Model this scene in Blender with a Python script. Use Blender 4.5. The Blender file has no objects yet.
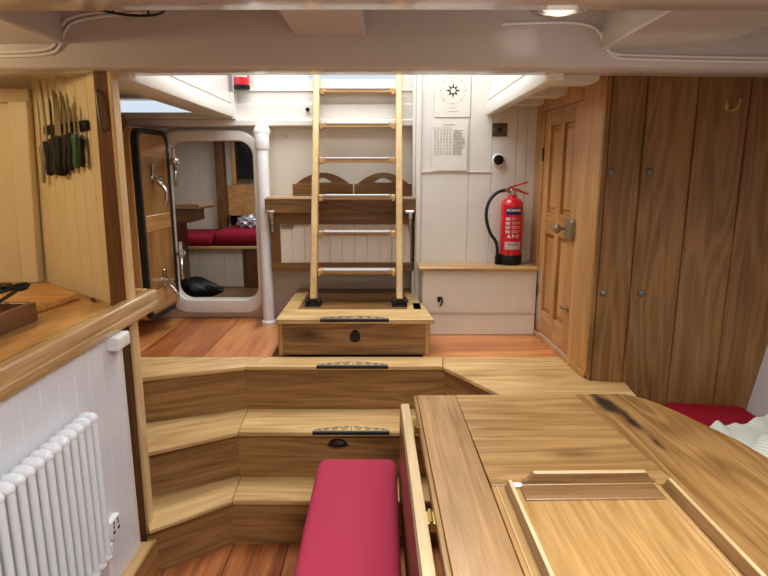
import bpy, bmesh, math, random
from mathutils import Vector, Matrix
random.seed(7)
C = bpy.context.scene.collection
PI = math.pi
R = math.radians

# ------------------------------------------------------------------ materials
def lin(c):
    return tuple((v/255/12.92 if v/255 <= .04045 else ((v/255+.055)/1.055)**2.4) for v in c[:3]) + (1,)

class NT:
    def __init__(s, name):
        s.m = bpy.data.materials.new(name); s.m.use_nodes = True
        s.t = s.m.node_tree; s.b = s.t.nodes['Principled BSDF']
    def n(s, kind, **kw):
        x = s.t.nodes.new('ShaderNode'+kind)
        for k, v in kw.items(): setattr(x, k, v)
        return x
    def l(s, a, b): s.t.links.new(a, b)
    def math(s, op, a, b=None, clamp=False):
        x = s.n('Math', operation=op); x.use_clamp = clamp
        for i, v in enumerate((a, b)):
            if v is None: continue
            if isinstance(v, (int, float)): x.inputs[i].default_value = v
            else: s.l(v, x.inputs[i])
        return x.outputs[0]
    def mix(s, f, a, b, mode='MIX'):
        x = s.n('Mix', data_type='RGBA', blend_type=mode)
        for i, v in ((0, f), (6, a), (7, b)):
            if isinstance(v, (int, float)): x.inputs[i].default_value = v
            elif isinstance(v, tuple): x.inputs[i].default_value = v
            else: s.l(v, x.inputs[i])
        return x.outputs[2]

def plain(name, col, rough=.5, metal=0., bump=0., bscale=40., coat=0., var=0., spec=.5):
    k = NT(name); b = k.b
    b.inputs['Roughness'].default_value = rough
    b.inputs['Metallic'].default_value = metal
    b.inputs['Coat Weight'].default_value = coat
    b.inputs['Specular IOR Level'].default_value = spec
    tc = k.n('TexCoord'); nz = k.n('TexNoise'); k.l(tc.outputs['Object'], nz.inputs['Vector'])
    nz.inputs['Scale'].default_value = bscale; nz.inputs['Detail'].default_value = 4
    c = lin(col); v = var or .03
    d = tuple(x*(1-v*2.2) for x in c[:3])+(1,)
    k.l(k.mix(nz.outputs['Fac'], d, tuple(min(1, x*(1+v)) for x in c[:3])+(1,)), b.inputs['Base Color'])
    if bump:
        bp = k.n('Bump'); bp.inputs['Strength'].default_value = bump; bp.inputs['Distance'].default_value = .01
        k.l(nz.outputs['Fac'], bp.inputs['Height']); k.l(bp.outputs[0], b.inputs['Normal'])
    return k.m

def wood(name, dark, light, axis='x', rough=.35, plank=None, pv=.25, ring=55, coat=.15, knots=.0, across=4., seed=0., red=None, spec=.5, rc=.17, fig=.62):
    """axis = grain direction. plank=(axis, width): each board gets its own grain offset and tone."""
    k = NT(name); b = k.b
    b.inputs['Roughness'].default_value = rough; b.inputs['Coat Weight'].default_value = coat
    b.inputs['Specular IOR Level'].default_value = spec
    b.inputs['Coat Roughness'].default_value = .25
    tc = k.n('TexCoord'); oi = k.n('ObjectInfo')
    vec = tc.outputs['Object']
    off = k.n('VectorMath', operation='ADD'); k.l(vec, off.inputs[0])
    cm = k.n('CombineXYZ'); r = k.math('MULTIPLY', oi.outputs['Random'], 3.7)
    for i in range(3): k.l(k.math('ADD', r, seed+i*1.3), cm.inputs[i])
    k.l(cm.outputs[0], off.inputs[1]); v = off.outputs[0]
    tone = None
    if plank:
        sx = k.n('SeparateXYZ'); k.l(vec, sx.inputs[0])
        idx = k.math('FLOOR', k.math('DIVIDE', sx.outputs['xyz'.index(plank[0])], plank[1]))
        wn = k.n('TexWhiteNoise', noise_dimensions='1D'); k.l(k.math('ADD', idx, seed+.37), wn.inputs['W'])
        sc = k.n('VectorMath', operation='SCALE'); k.l(wn.outputs['Color'], sc.inputs[0]); sc.inputs['Scale'].default_value = 5
        a2 = k.n('VectorMath', operation='ADD'); k.l(v, a2.inputs[0]); k.l(sc.outputs[0], a2.inputs[1]); v = a2.outputs[0]
        tone = wn.outputs['Value']
    def mp(al, ac):
        m = k.n('Mapping'); s = [ac]*3; s['xyz'.index(axis)] = al; m.inputs['Scale'].default_value = s
        k.l(v, m.inputs['Vector']); return m.outputs[0]
    n1 = k.n('TexNoise'); k.l(mp(.55, across), n1.inputs['Vector']); n1.inputs['Scale'].default_value = 1; n1.inputs['Detail'].default_value = 2.5; n1.inputs['Distortion'].default_value = .25
    rings = k.math('ADD', k.math('MULTIPLY', k.math('SINE', k.math('MULTIPLY', n1.outputs['Fac'], ring)), .5), .5)
    rings = k.math('POWER', rings, 1.6)
    n2 = k.n('TexNoise'); k.l(mp(3.5, 150), n2.inputs['Vector']); n2.inputs['Scale'].default_value = 1; n2.inputs['Detail'].default_value = 3
    n3 = k.n('TexNoise'); k.l(mp(1.2, 6), n3.inputs['Vector']); n3.inputs['Scale'].default_value = 1; n3.inputs['Detail'].default_value = 3
    n5 = k.n('TexNoise'); k.l(mp(3.6, 58), n5.inputs['Vector']); n5.inputs['Scale'].default_value = 1; n5.inputs['Detail'].default_value = 5; n5.inputs['Roughness'].default_value = .65
    fleck = k.math('MULTIPLY', k.math('SUBTRACT', n5.outputs['Fac'], .5), fig)
    f0 = k.math('ADD', k.math('MULTIPLY', rings, rc), k.math('ADD', k.math('MULTIPLY', n2.outputs['Fac'], .55), k.math('MULTIPLY', n3.outputs['Fac'], .45)))
    f = k.math('ADD', f0, fleck)
    if tone is not None: f = k.math('ADD', f, k.math('MULTIPLY', k.math('SUBTRACT', tone, .5), pv))
    rp = k.n('ValToRGB'); e = rp.color_ramp.elements
    e[0].position = .30; e[0].color = lin(dark); e[1].position = .86; e[1].color = lin(light)
    k.l(f, rp.inputs['Fac']); col = rp.outputs['Color']
    if red is not None:
        n4 = k.n('TexNoise'); k.l(v, n4.inputs['Vector']); n4.inputs['Scale'].default_value = 1.7; n4.inputs['Detail'].default_value = 2
        col = k.mix(k.math('MULTIPLY', k.math('SUBTRACT', n4.outputs['Fac'], .42, ), 3.2, True), col, k.mix(.6, col, lin(red)))
    if knots:
        vo = k.n('TexVoronoi'); k.l(mp(2.1, 5.2), vo.inputs['Vector']); vo.inputs['Scale'].default_value = 1
        kn = k.math('SUBTRACT', 1., k.math('DIVIDE', vo.outputs['Distance'], .30), True)
        kn = k.math('MULTIPLY', k.math('POWER', kn, 1.5), min(1, knots*1.4), True)
        col = k.mix(kn, col, tuple(x*.22 for x in lin(dark)[:3])+(1,))
    k.l(col, b.inputs['Base Color'])
    bp = k.n('Bump'); bp.inputs['Strength'].default_value = .12; bp.inputs['Distance'].default_value = .002
    k.l(n2.outputs['Fac'], bp.inputs['Height']); k.l(bp.outputs[0], b.inputs['Normal'])
    return k.m

def emis(name, col, st):
    k = NT(name); k.b.inputs['Base Color'].default_value = lin(col)
    k.b.inputs['Emission Color'].default_value = lin(col); k.b.inputs['Emission Strength'].default_value = st
    return k.m

OAKD = (112, 74, 40); OAKL = (214, 168, 106)
M = {}
M['oak_x'] = wood('oak_along_x', (152, 110, 62), (210, 170, 112), 'x', knots=.35)
M['oak_y'] = wood('oak_along_y', (152, 110, 62), (210, 170, 112), 'y', knots=.3)
M['oak_z'] = wood('oak_along_z', (152, 106, 58), (208, 164, 100), 'z')
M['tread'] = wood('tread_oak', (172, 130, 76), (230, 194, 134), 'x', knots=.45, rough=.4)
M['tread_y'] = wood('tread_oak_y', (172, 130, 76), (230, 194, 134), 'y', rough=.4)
M['riser'] = wood('riser_oak', (106, 70, 36), (180, 134, 80), 'x', knots=.9, rough=.45, across=7)  # darker than the treads: shade on the risers put into the oak colour
M['deck'] = wood('deck_pine', (148, 80, 38), (224, 148, 84), 'y', plank=('x', .35), pv=.3, rough=.3, knots=.6, ring=30)
M['deck_x'] = wood('deck_pine_x', (148, 80, 38), (224, 148, 84), 'x', rough=.3, knots=.6, ring=30)
M['sole'] = wood('sole_pine', (122, 64, 32), (206, 128, 72), 'y', plank=('x', .24), pv=.35, rough=.32, knots=.5, ring=30)
M['tab_y'] = wood('table_oak_y', (136, 98, 56), (198, 154, 102), 'y', rough=.26, coat=.3, ring=34)
M['tab_r'] = wood('table_oak_right', (124, 86, 44), (192, 146, 88), 'y', rough=.26, coat=.3, ring=60, across=5, seed=4, rc=.24)
M['tab_x'] = wood('table_oak_x', (138, 100, 54), (200, 158, 100), 'x', rough=.26, coat=.3, knots=.8, across=5)
M['tab_c'] = wood('table_oak_centre', (156, 114, 60), (212, 166, 104), 'y', rough=.28, coat=.3, ring=70, plank=('x', .125), pv=.25, across=6)
M['fiddle'] = wood('fiddle_oak', (112, 82, 48), (176, 138, 92), 'y', rough=.3)
M['fiddle_x'] = wood('fiddle_oak_x', (110, 76, 44), (180, 138, 92), 'x', rough=.3)
M['edge'] = wood('pale_lipping', (200, 168, 118), (238, 214, 168), 'y', rough=.4)
M['post_lit_z'] = wood('lit_post_side_z', (196, 158, 106), (232, 200, 148), 'z', rough=.4)  # daylight on the post's side face put into the wood colour
M['edge_x'] = wood('pale_lipping_x', (200, 168, 118), (238, 214, 168), 'x', rough=.4)
M['riser_y'] = wood('riser_oak_y', (106, 70, 36), (180, 134, 80), 'y', knots=.5, rough=.45)
M['brown'] = wood('dark_oak_planks', (86, 58, 28), (148, 106, 60), 'z', plank=('x', .195), pv=.16, ring=75, rough=.42, across=6, spec=.35, rc=.22, fig=.45)
M['brown_x'] = wood('dark_oak_x', (84, 56, 28), (144, 102, 58), 'x', rough=.4)
M['brown_y'] = wood('dark_oak_y', (84, 56, 28), (144, 102, 58), 'y', rough=.4)
M['brown_z'] = wood('dark_oak_z', (78, 50, 24), (128, 86, 46), 'z', rough=.4)
M['honey'] = wood('honey_oak_z', (154, 106, 56), (210, 158, 96), 'z', rough=.38, ring=30)
M['honey_y'] = wood('honey_oak_y', (154, 106, 56), (210, 158, 96), 'y', rough=.38)
M['hdoor'] = wood('hatch_door_oak', (118, 80, 40), (186, 138, 78), 'z', rough=.3, ring=30, knots=.3)
M['ladder'] = wood('ladder_ash', (178, 140, 90), (220, 186, 132), 'z', rough=.35)
M['ladder_x'] = wood('ladder_ash_x', (152, 112, 68), (206, 166, 110), 'x', rough=.35)
M['rail'] = wood('rail_oak', (156, 118, 72), (214, 176, 122), 'y', rough=.22, coat=.5)
M['counter'] = wood('counter_wood', (150, 100, 50), (216, 164, 96), 'y', rough=.3, coat=.3)
M['board'] = wood('chopping_board', (170, 112, 50), (226, 170, 96), 'x', rough=.4)
M['white'] = plain('white_gloss_paint', (224, 218, 208), .28, bump=.03, bscale=14, coat=.2)
M['beam'] = plain('beam_gloss_paint', (200, 194, 191), .2, bump=.10, bscale=22, coat=.3)
M['wallw'] = plain('skylit_white_paint', (224, 224, 228), .3, bump=.03, bscale=14, coat=.2)  # cool tint of the skylight put into the wall's paint colour
M['cream'] = plain('cream_paint', (224, 213, 196), .4, bump=.04, bscale=18)
M['galley'] = plain('galley_cream_paint', (226, 210, 170), .4, bump=.03, bscale=14)
M['hull'] = plain('hull_paint', (205, 200, 202), .6, bump=.06, bscale=10)
M['rad'] = plain('radiator_enamel', (236, 238, 240), .22, coat=.3)
M['plastic'] = plain('white_plastic', (236, 234, 232), .35)
M['pipe'] = plain('pipe_paint', (228, 222, 212), .3, bump=.02)
M['dkbronze'] = plain('dark_bronze', (86, 72, 54), .5, metal=.2)
M['pink'] = plain('pink_upholstery', (178, 56, 80), .85, bump=.12, bscale=500, var=.05, spec=.2)
M['red'] = plain('dark_red_upholstery', (150, 14, 34), .85, bump=.12, bscale=400, var=.05, spec=.2)
M['maroon'] = plain('maroon_upholstery', (142, 26, 44), .85, bump=.1, bscale=300, spec=.2)
M['black'] = plain('black_plastic', (11, 11, 12), .45, spec=.3)
M['rubber'] = plain('black_rubber', (16, 22, 24), .6)
M['iron'] = plain('cast_iron', (44, 40, 36), .5, metal=.6, bump=.1, bscale=90)
M['chrome'] = plain('polished_steel', (205, 205, 205), .18, metal=1.)
M['steel'] = plain('blade_steel', (170, 168, 160), .28, metal=1.)
M['alu'] = plain('aluminium_strip', (188, 186, 182), .5, metal=.25)
M['brass'] = plain('aged_brass', (200, 170, 104), .3, metal=.9)
M['bronze'] = plain('tarnished_brass', (150, 142, 120), .4, metal=.8, bump=.1, bscale=60)
M['grey'] = plain('grey_stud', (112, 110, 104), .45, metal=.4)
M['exred'] = plain('extinguisher_red', (208, 18, 38), .22, coat=.5)
M['blue'] = plain('label_blue', (30, 52, 120), .4)
M['ink'] = plain('printed_white', (238, 232, 230), .5)
M['paper'] = plain('chart_paper', (226, 220, 206), .7)
M['paper2'] = plain('table_paper', (226, 220, 206), .7)
M['line'] = plain('printed_grey', (168, 164, 156), .7)
M['inkblk'] = plain('printed_black', (34, 34, 38), .6)
M['green'] = plain('green_handle', (20, 92, 44), .45)
M['darkwood'] = wood('cutlery_box_wood', (66, 38, 20), (128, 82, 48), 'y', rough=.4)
M['screen'] = plain('dark_screen', (10, 11, 14), .15)
M['lampglass'] = emis('lamp_glass', (255, 250, 238), .45)
M['lampdull'] = plain('unlit_lamp_glass', (200, 190, 176), .3)
M['foil'] = plain('crinkled_film', (190, 190, 200), .25, metal=.6, bump=.8, bscale=60)
M['glass'] = None
def glass():
    k = NT('window_glass'); k.b.inputs['Transmission Weight'].default_value = 1; k.b.inputs['Roughness'].default_value = .02
    k.b.inputs['IOR'].default_value = 1.05; k.b.inputs['Base Color'].default_value = (.95, .97, 1, 1); return k.m
M['glass'] = glass()
def knit():
    k = NT('knitted_blanket'); tc = k.n('TexCoord')
    w = k.n('TexWave', wave_type='BANDS', bands_direction='DIAGONAL'); k.l(tc.outputs['Object'], w.inputs['Vector'])
    w.inputs['Scale'].default_value = 26; w.inputs['Distortion'].default_value = 2; w.inputs['Detail'].default_value = 2
    k.l(k.mix(w.outputs['Fac'], lin((196, 208, 190)), lin((236, 232, 218))), k.b.inputs['Base Color'])
    k.b.inputs['Roughness'].default_value = .95
    v = k.n('TexVoronoi'); k.l(tc.outputs['Object'], v.inputs['Vector']); v.inputs['Scale'].default_value = 110
    bp = k.n('Bump'); bp.inputs['Strength'].default_value = .6; bp.inputs['Distance'].default_value = .004
    k.l(v.outputs['Distance'], bp.inputs['Height']); k.l(bp.outputs[0], k.b.inputs['Normal'])
    return k.m
M['knit'] = knit()
def stain():
    """table board with its own black iron stain near the far edge and a knot"""
    m = M['tab_r']; t = m.node_tree; b = t.nodes['Principled BSDF']
    src = b.inputs['Base Color'].links[0].from_socket
    k = NT.__new__(NT); k.m = m; k.t = t; k.b = b
    tc = k.n('TexCoord'); col = src
    for (cx, cy, rx, ry, amt) in ((.175, .90, .055, .15, 1.), (.205, .74, .03, .15, .8), (.215, .58, .018, .09, .5)):
        mp = k.n('Mapping'); mp.inputs['Location'].default_value = (-cx/rx, -cy/ry, 0); mp.inputs['Scale'].default_value = (1/rx, 1/ry, 0)
        k.l(tc.outputs['Object'], mp.inputs['Vector'])
        nz = k.n('TexNoise'); k.l(tc.outputs['Object'], nz.inputs['Vector']); nz.inputs['Scale'].default_value = 14; nz.inputs['Detail'].default_value = 4
        ln = k.n('VectorMath', operation='LENGTH'); k.l(mp.outputs[0], ln.inputs[0])
        f = k.math('SUBTRACT', 1.25, k.math('ADD', ln.outputs['Value'], k.math('MULTIPLY', nz.outputs['Fac'], .9)), True)
        col = k.mix(k.math('MULTIPLY', f, amt*2.2, True), col, lin((42, 34, 30)))
    k.l(col, b.inputs['Base Color'])
stain()

# ------------------------------------------------------------------ mesh helpers
def merge(bm, tmp, mat=None):
    if mat is not None: bmesh.ops.transform(tmp, matrix=mat, verts=tmp.verts)
    me = bpy.data.meshes.new('t'); tmp.to_mesh(me); tmp.free(); bm.from_mesh(me); bpy.data.meshes.remove(me)
def bx(bm, x0, x1, y0, y1, z0, z1, bev=.003, mat=None, seg=1):
    t = bmesh.new(); bmesh.ops.create_cube(t, size=1)
    for v in t.verts:
        v.co = Vector(((x0+x1)/2+v.co.x*(x1-x0), (y0+y1)/2+v.co.y*(y1-y0), (z0+z1)/2+v.co.z*(z1-z0)))
    if bev: 
        bev = min(bev, abs(x1-x0)*.45, abs(y1-y0)*.45, abs(z1-z0)*.45)
        bmesh.ops.bevel(t, geom=t.edges[:], offset=bev, segments=seg, profile=.5, affect='EDGES')
    merge(bm, t, mat)
def prism(bm, poly, a, b, axis='z', bev=0, mat=None):
    """poly: 2D points; extruded from a to b along axis (the two others keep x,y,z order)"""
    t = bmesh.new()
    def p(u, v, w): return {'z': (u, v, w), 'y': (u, w, v), 'x': (w, u, v)}[axis]
    va = [t.verts.new(p(u, v, a)) for u, v in poly]; vb = [t.verts.new(p(u, v, b)) for u, v in poly]
    t.faces.new(va); t.faces.new(vb[::-1]); n = len(poly)
    for i in range(n): t.faces.new((va[i], vb[i], vb[(i+1) % n], va[(i+1) % n]))
    bmesh.ops.recalc_face_normals(t, faces=t.faces)
    if bev: bmesh.ops.bevel(t, geom=t.edges[:], offset=bev, segments=1, profile=.5, affect='EDGES')
    merge(bm, t, mat)
def hexa(bm, p, bev=0):
    t = bmesh.new(); v = [t.verts.new(q) for q in p]
    for f in ((0,1,2,3),(7,6,5,4),(0,4,5,1),(1,5,6,2),(2,6,7,3),(3,7,4,0)): t.faces.new([v[i] for i in f])
    bmesh.ops.recalc_face_normals(t, faces=t.faces)
    if bev: bmesh.ops.bevel(t, geom=t.edges[:], offset=bev, segments=1, profile=.5, affect='EDGES')
    merge(bm, t)
def lathe(bm, prof, c=(0,0,0), ax='z', n=24, mat=None):
    t = bmesh.new(); rows = []
    for r, h in prof:
        rows.append([t.verts.new((r*math.cos(2*PI*i/n), r*math.sin(2*PI*i/n), h)) for i in range(n)])
    for a, b in zip(rows, rows[1:]):
        for i in range(n): t.faces.new((a[i], a[(i+1) % n], b[(i+1) % n], b[i]))
    t.faces.new(rows[0][::-1]); t.faces.new(rows[-1])
    bmesh.ops.remove_doubles(t, verts=t.verts, dist=1e-6)
    bmesh.ops.recalc_face_normals(t, faces=t.faces)
    m = Matrix.Translation(c) @ {'z': Matrix(), 'x': Matrix.Rotation(PI/2, 4, 'Y'), 'y': Matrix.Rotation(-PI/2, 4, 'X')}[ax]
    if mat is not None: m = mat @ m
    merge(bm, t, m)
def tube(bm, pts, r, n=10, mat=None, smooth=0, closed=False):
    pts = [Vector(p) for p in pts]
    for _ in range(smooth):
        q = [pts[0]]
        for a, b in zip(pts, pts[1:]): q += [a.lerp(b, .25), a.lerp(b, .75)]
        q.append(pts[-1])
        if isinstance(r, (list, tuple)):
            rq = [r[0]]
            for a, b in zip(r, r[1:]): rq += [a*.75+b*.25, a*.25+b*.75]
            rq.append(r[-1]); r = rq
        pts = q
    t = bmesh.new(); rings = []; up = None; m = len(pts)
    for i, p in enumerate(pts):
        if closed: d = (pts[(i+1) % m]-pts[i-1]).normalized()
        else: d = (pts[min(i+1, m-1)]-pts[max(i-1, 0)]).normalized()
        if up is None:
            up = Vector((0,0,1)) if abs(d.z) < .9 else Vector((1,0,0))
        a = (up - d*up.dot(d)).normalized(); up = a; b = d.cross(a)
        rr = r[i] if isinstance(r, (list, tuple)) else r
        rings.append([t.verts.new(p+a*rr*math.cos(2*PI*k/n)+b*rr*math.sin(2*PI*k/n)) for k in range(n)])
    prs = list(zip(rings, rings[1:])) + ([(rings[-1], rings[0])] if closed else [])
    for a, b in prs:
        for i in range(n): t.faces.new((a[i], a[(i+1) % n], b[(i+1) % n], b[i]))
    if not closed: t.faces.new(rings[0][::-1]); t.faces.new(rings[-1])
    bmesh.ops.recalc_face_normals(t, faces=t.faces)
    merge(bm, t, mat)
def rrect(x0, x1, z0, z1, r, n=8):
    out = []
    for cx, cz, a in ((x1-r, z1-r, 0), (x0+r, z1-r, 90), (x0+r, z0+r, 180), (x1-r, z0+r, 270)):
        for i in range(n+1):
            t = R(a+90*i/n); out.append((cx+r*math.cos(t), cz+r*math.sin(t)))
    return out
def plate_hole(bm, outer, inners, y0, y1, mat=None):
    """XZ plate with holes, thickness along Y"""
    t = bmesh.new()
    for y in (y0, y1):
        for loop in [outer]+inners:
            vs = [t.verts.new((x, y, z)) for x, z in loop]
            for i in range(len(vs)): t.edges.new((vs[i], vs[(i+1) % len(vs)]))
    for y in (y0, y1):
        es = [e for e in t.edges if abs(e.verts[0].co.y-y) < 1e-7 and abs(e.verts[1].co.y-y) < 1e-7]
        bmesh.ops.triangle_fill(t, use_beauty=True, use_dissolve=False, edges=es)
    for loop in [outer]+inners:
        a = [t.verts.new((x, y0, z)) for x, z in loop]; b = [t.verts.new((x, y1, z)) for x, z in loop]
        for i in range(len(a)): t.faces.new((a[i], a[(i+1) % len(a)], b[(i+1) % len(a)], b[i]))
    bmesh.ops.remove_doubles(t, verts=t.verts, dist=1e-6)
    bmesh.ops.recalc_face_normals(t, faces=t.faces)
    merge(bm, t, mat)
def ring_xz(bm, o, i, y0, y1, mat=None, lip=0):
    """ring between two loops of equal count"""
    t = bmesh.new(); n = len(o)
    A = [t.verts.new((x, y0, z)) for x, z in o]; B = [t.verts.new((x, y0, z)) for x, z in i]
    Cc = [t.verts.new((x, y1, z)) for x, z in o]; D = [t.verts.new((x, y1, z)) for x, z in i]
    for k in range(n):
        j = (k+1) % n
        for q in ((A[k],A[j],B[j],B[k]), (Cc[k],D[k],D[j],Cc[j]), (A[k],Cc[k],Cc[j],A[j]), (B[k],B[j],D[j],D[k])): t.faces.new(q)
    bmesh.ops.recalc_face_normals(t, faces=t.faces)
    if lip:
        es = [e for e in t.edges if abs(e.verts[0].co.y-y0) < 1e-6 and abs(e.verts[1].co.y-y0) < 1e-6 and ((e.verts[0] in A) == (e.verts[1] in A))]
        bmesh.ops.bevel(t, geom=es, offset=lip, segments=3, profile=.5, affect='EDGES')
    merge(bm, t, mat)
def grooved(bm, L, z0, z1, seams, th=.02, g=.006, d=.005, mat=None):
    """vertical boarding in local frame: x 0..L, front at y=0 (facing -y), V-grooves at seams"""
    pts = [(0, 0)]
    for s in sorted(seams):
        if 0 < s < L: pts += [(s-g/2, 0), (s, d), (s+g/2, 0)]
    pts += [(L, 0), (L, th), (0, th)]
    prism(bm, pts, z0, z1, 'z', mat=mat)
def frame(o, u, up=(0, 0, 1)):
    """matrix with local x = u, local z = up, local y = up x u"""
    u = Vector(u).normalized(); z = Vector(up).normalized(); y = z.cross(u).normalized(); z = u.cross(y)
    m = Matrix((u, y, z)).transposed().to_4x4(); m.translation = Vector(o); return m

def obj(name, bm, mat, parent=None, label=None, smooth=True, ang=35, org=None):
    me = bpy.data.meshes.new(name)
    if org is not None: org = Vector(org)
    elif parent is not None: org = parent_world(parent)
    else:
        xs = [v.co for v in bm.verts]
        org = Vector(((min(v.x for v in xs)+max(v.x for v in xs))/2, (min(v.y for v in xs)+max(v.y for v in xs))/2, min(v.z for v in xs)))
    bmesh.ops.translate(bm, verts=bm.verts, vec=-org)
    bmesh.ops.recalc_face_normals(bm, faces=bm.faces)
    if smooth:
        for f in bm.faces: f.smooth = True
        for e in bm.edges:
            if len(e.link_faces) == 2 and e.calc_face_angle(0) > R(ang): e.smooth = False
    bm.to_mesh(me); bm.free()
    me.materials.append(M[mat] if isinstance(mat, str) else mat)
    o = bpy.data.objects.new(name, me); C.objects.link(o)
    if parent is not None: o.parent = parent
    else: o.location = org
    if label: o['label'] = label
    return o
def parent_world(p):
    v = Vector((0, 0, 0))
    while p is not None: v += p.location; p = p.parent
    return v
def thing(name, label, cat, loc, group=None):
    o = bpy.data.objects.new(name, None); C.objects.link(o); o.location = loc; o.empty_display_size = .05
    o['label'] = label; o['category'] = cat
    if group: o['group'] = group
    return o
def orient(o, ang):
    """let the object's own x axis run along its board"""
    o.data.transform(Matrix.Rotation(-ang, 4, 'Z')); o.rotation_euler.z = ang; return o
def tag(o, label, cat, group=None):
    o['label'] = label; o['category'] = cat
    if group: o['group'] = group
    return o
def struct(name, bm, mat, parent=None, **k):
    o = obj(name, bm, mat, parent, **k)
    if parent is None: o['kind'] = 'structure'
    return o
B = bmesh.new
def box(name, mat, parent, *a, label=None, **k):
    b = B(); bx(b, *a, **k); return obj(name, b, mat, parent, label)

# ================================================================== SETTING
# lower sole
b = B()
for i in range(17):
    x0 = -2.1+i*.24
    prism(b, [(x0+.0015, -.03), (x0+.0015, -.003), (x0+.004, 0), (x0+.236, 0), (x0+.2385, -.003), (x0+.2385, -.03)], -1.6, 2.9, 'y')
bx(b, -2.1, 1.98, -1.6, 2.9, -.05, -.02, 0)
struct('floor', b, 'sole', org=(-2.1, 0, 0))
DK = .675
b = B()
for i in range(5):
    x0 = -2.325+i*.35
    prism(b, [(x0+.0015, DK-.025), (x0+.0015, DK-.003), (x0+.003, DK), (x0+.347, DK), (x0+.3485, DK-.003), (x0+.3485, DK-.025)], 2.785, 3.62, 'y')
struct('floor', b, 'deck', org=(-2.325, 0, DK))
b = B(); bx(b, .20, .96, 2.785, 3.40, DK-.03, DK-.002, .002)
struct('floor', b, 'deck_x')
b = B(); bx(b, -2.3, .96, 2.7, 3.62, DK-.06, DK-.026, 0); struct('floor', b, 'brown_y')
b = B(); bx(b, -2.3, -.3, 3.62, 5.3, DK-.04, DK-.005, 0); struct('floor', b, 'brown_y')

# aft bulkhead (behind ladder) with the rounded doorway
AY = 3.6
hole = rrect(-1.321, -.797, .80, 1.785, .09)
b = B(); plate_hole(b, [(-2.3, DK-.03), (.25, DK-.03), (.25, 1.93), (-2.3, 1.93)], [hole], AY, AY+.03)
struct('wall_aft', b, 'cream')
# head beam over the bulkhead
b = B(); bx(b, -2.2, .21, 3.52, 3.62, 1.868, 1.908, .006); struct('trim_1', b, 'white')
# high window strip on the port side
b = B()
wx0, wx1, wz0, wz1 = -1.95, -.93, 1.945, 2.022
bx(b, -2.3, wx0, 3.5, 3.6, 1.908, 2.06, 0); bx(b, wx0, wx1, 3.5, 3.6, 1.908, wz0, .003); bx(b, wx0, wx1, 3.5, 3.6, wz1, 2.06, .003)
bx(b, wx1, -.88, 3.5, 3.6, 1.908, 2.06, 0)
struct('wall_aft', b, 'white')
wo = B(); bx(wo, wx0, wx1, 3.55, 3.556, wz0, wz1, 0); struct('window_1', wo, 'glass')
# starboard bulkhead, boxed forward, vertical boards with a cross joint
b = B()
m = frame((.2, 3.36, 0), (1, 0, 0))
grooved(b, .70, 1.04, 2.2, [.29, .42, .56, .62], .24, .007, .006, m)
struct('wall_aft_right', b, 'white')
b = B(); bx(b, .2, .30, 3.352, 3.362, 1.60-.002, 1.604, 0); bx(b, .30, .62, 3.353, 3.362, 1.598, 1.602, .0005)
for x in (.285, .33, .60): lathe(b, [(.006, 0), (.006, .003), (.0001, .006)], (x, 3.358, 1.61), 'y', 10, None)
struct('trim_2', b, 'cream')
b = B(); bx(b, .186, .215, 3.345, 3.6, DK, 2.2, .006); bx(b, .168, .186, 3.40, 3.6, DK, 2.2, .004); struct('trim_3', b, 'white')

# companionway coaming: two side carlins, aft boards, roof with the open hatch
def coaming(x, s):
    b = B(); wd = .155 if s < 0 else .055
    bx(b, min(x, x+s*wd), max(x, x+s*wd), 2.1, 3.6 if s < 0 else 3.37, 1.915, 1.99, .012, seg=2)
    bx(b, min(x+s*.018, x+s*(wd-.005)), max(x+s*.018, x+s*(wd-.005)), 2.1, 3.6 if s < 0 else 3.37, 1.985, 2.45, .003)
    bx(b, min(x+s*.010, x+s*.03), max(x+s*.010, x+s*.03), 2.1, 3.6 if s < 0 else 3.37, 2.0, 2.012, .003)
    return b
struct('trim_4', coaming(-.89, -1), 'white'); struct('trim_5', coaming(.578, 1), 'white')
b = B()
bx(b, -.90, .21, 3.555, 3.62, 1.908, 2.0, .004); bx(b, -.90, .21, 3.575, 3.62, 2.0, 2.072, .002)
bx(b, -.90, .21, 3.565, 3.62, 2.072, 2.082, .003)
bx(b, -.90, -.45, 3.585, 3.62, 2.08, 2.45, .002); bx(b, .08, .21, 3.585, 3.62, 2.08, 2.45, .002)
bx(b, -.45, .08, 3.585, 3.62, 2.08, 2.14, .002)
struct('wall_companionway', b, 'white')
b = B(); bx(b, -1.02, -.86, 2.1, 3.62, 2.45, 2.49, .002); bx(b, .56, .73, 2.1, 3.62, 2.45, 2.49, .002); bx(b, -.86, .56, 2.1, 2.35, 2.45, 2.49, .002)
struct('ceiling', b, 'white')
# side decks overhead
b = B(); bx(b, .62, 2.3, 2.1, 3.7, 2.035, 2.06, 0); struct('ceiling', b, 'cream')
b = B(); bx(b, -2.3, -.98, 2.1, 3.55, 2.045, 2.07, 0); struct('ceiling', b, 'cream')
# ceiling over the saloon with a skylight opening
b = B(); bx(b, -2.3, 2.3, 1.0, 2.1, 2.15, 2.18, 0); bx(b, -2.3, -.1, -1.6, 1.0, 2.15, 2.18, 0); bx(b, 1.2, 2.3, -1.6, 1.0, 2.15, 2.18, 0); bx(b, -.1, 1.2, -1.6, -.5, 2.15, 2.18, 0)
struct('ceiling', b, 'beam')
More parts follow.
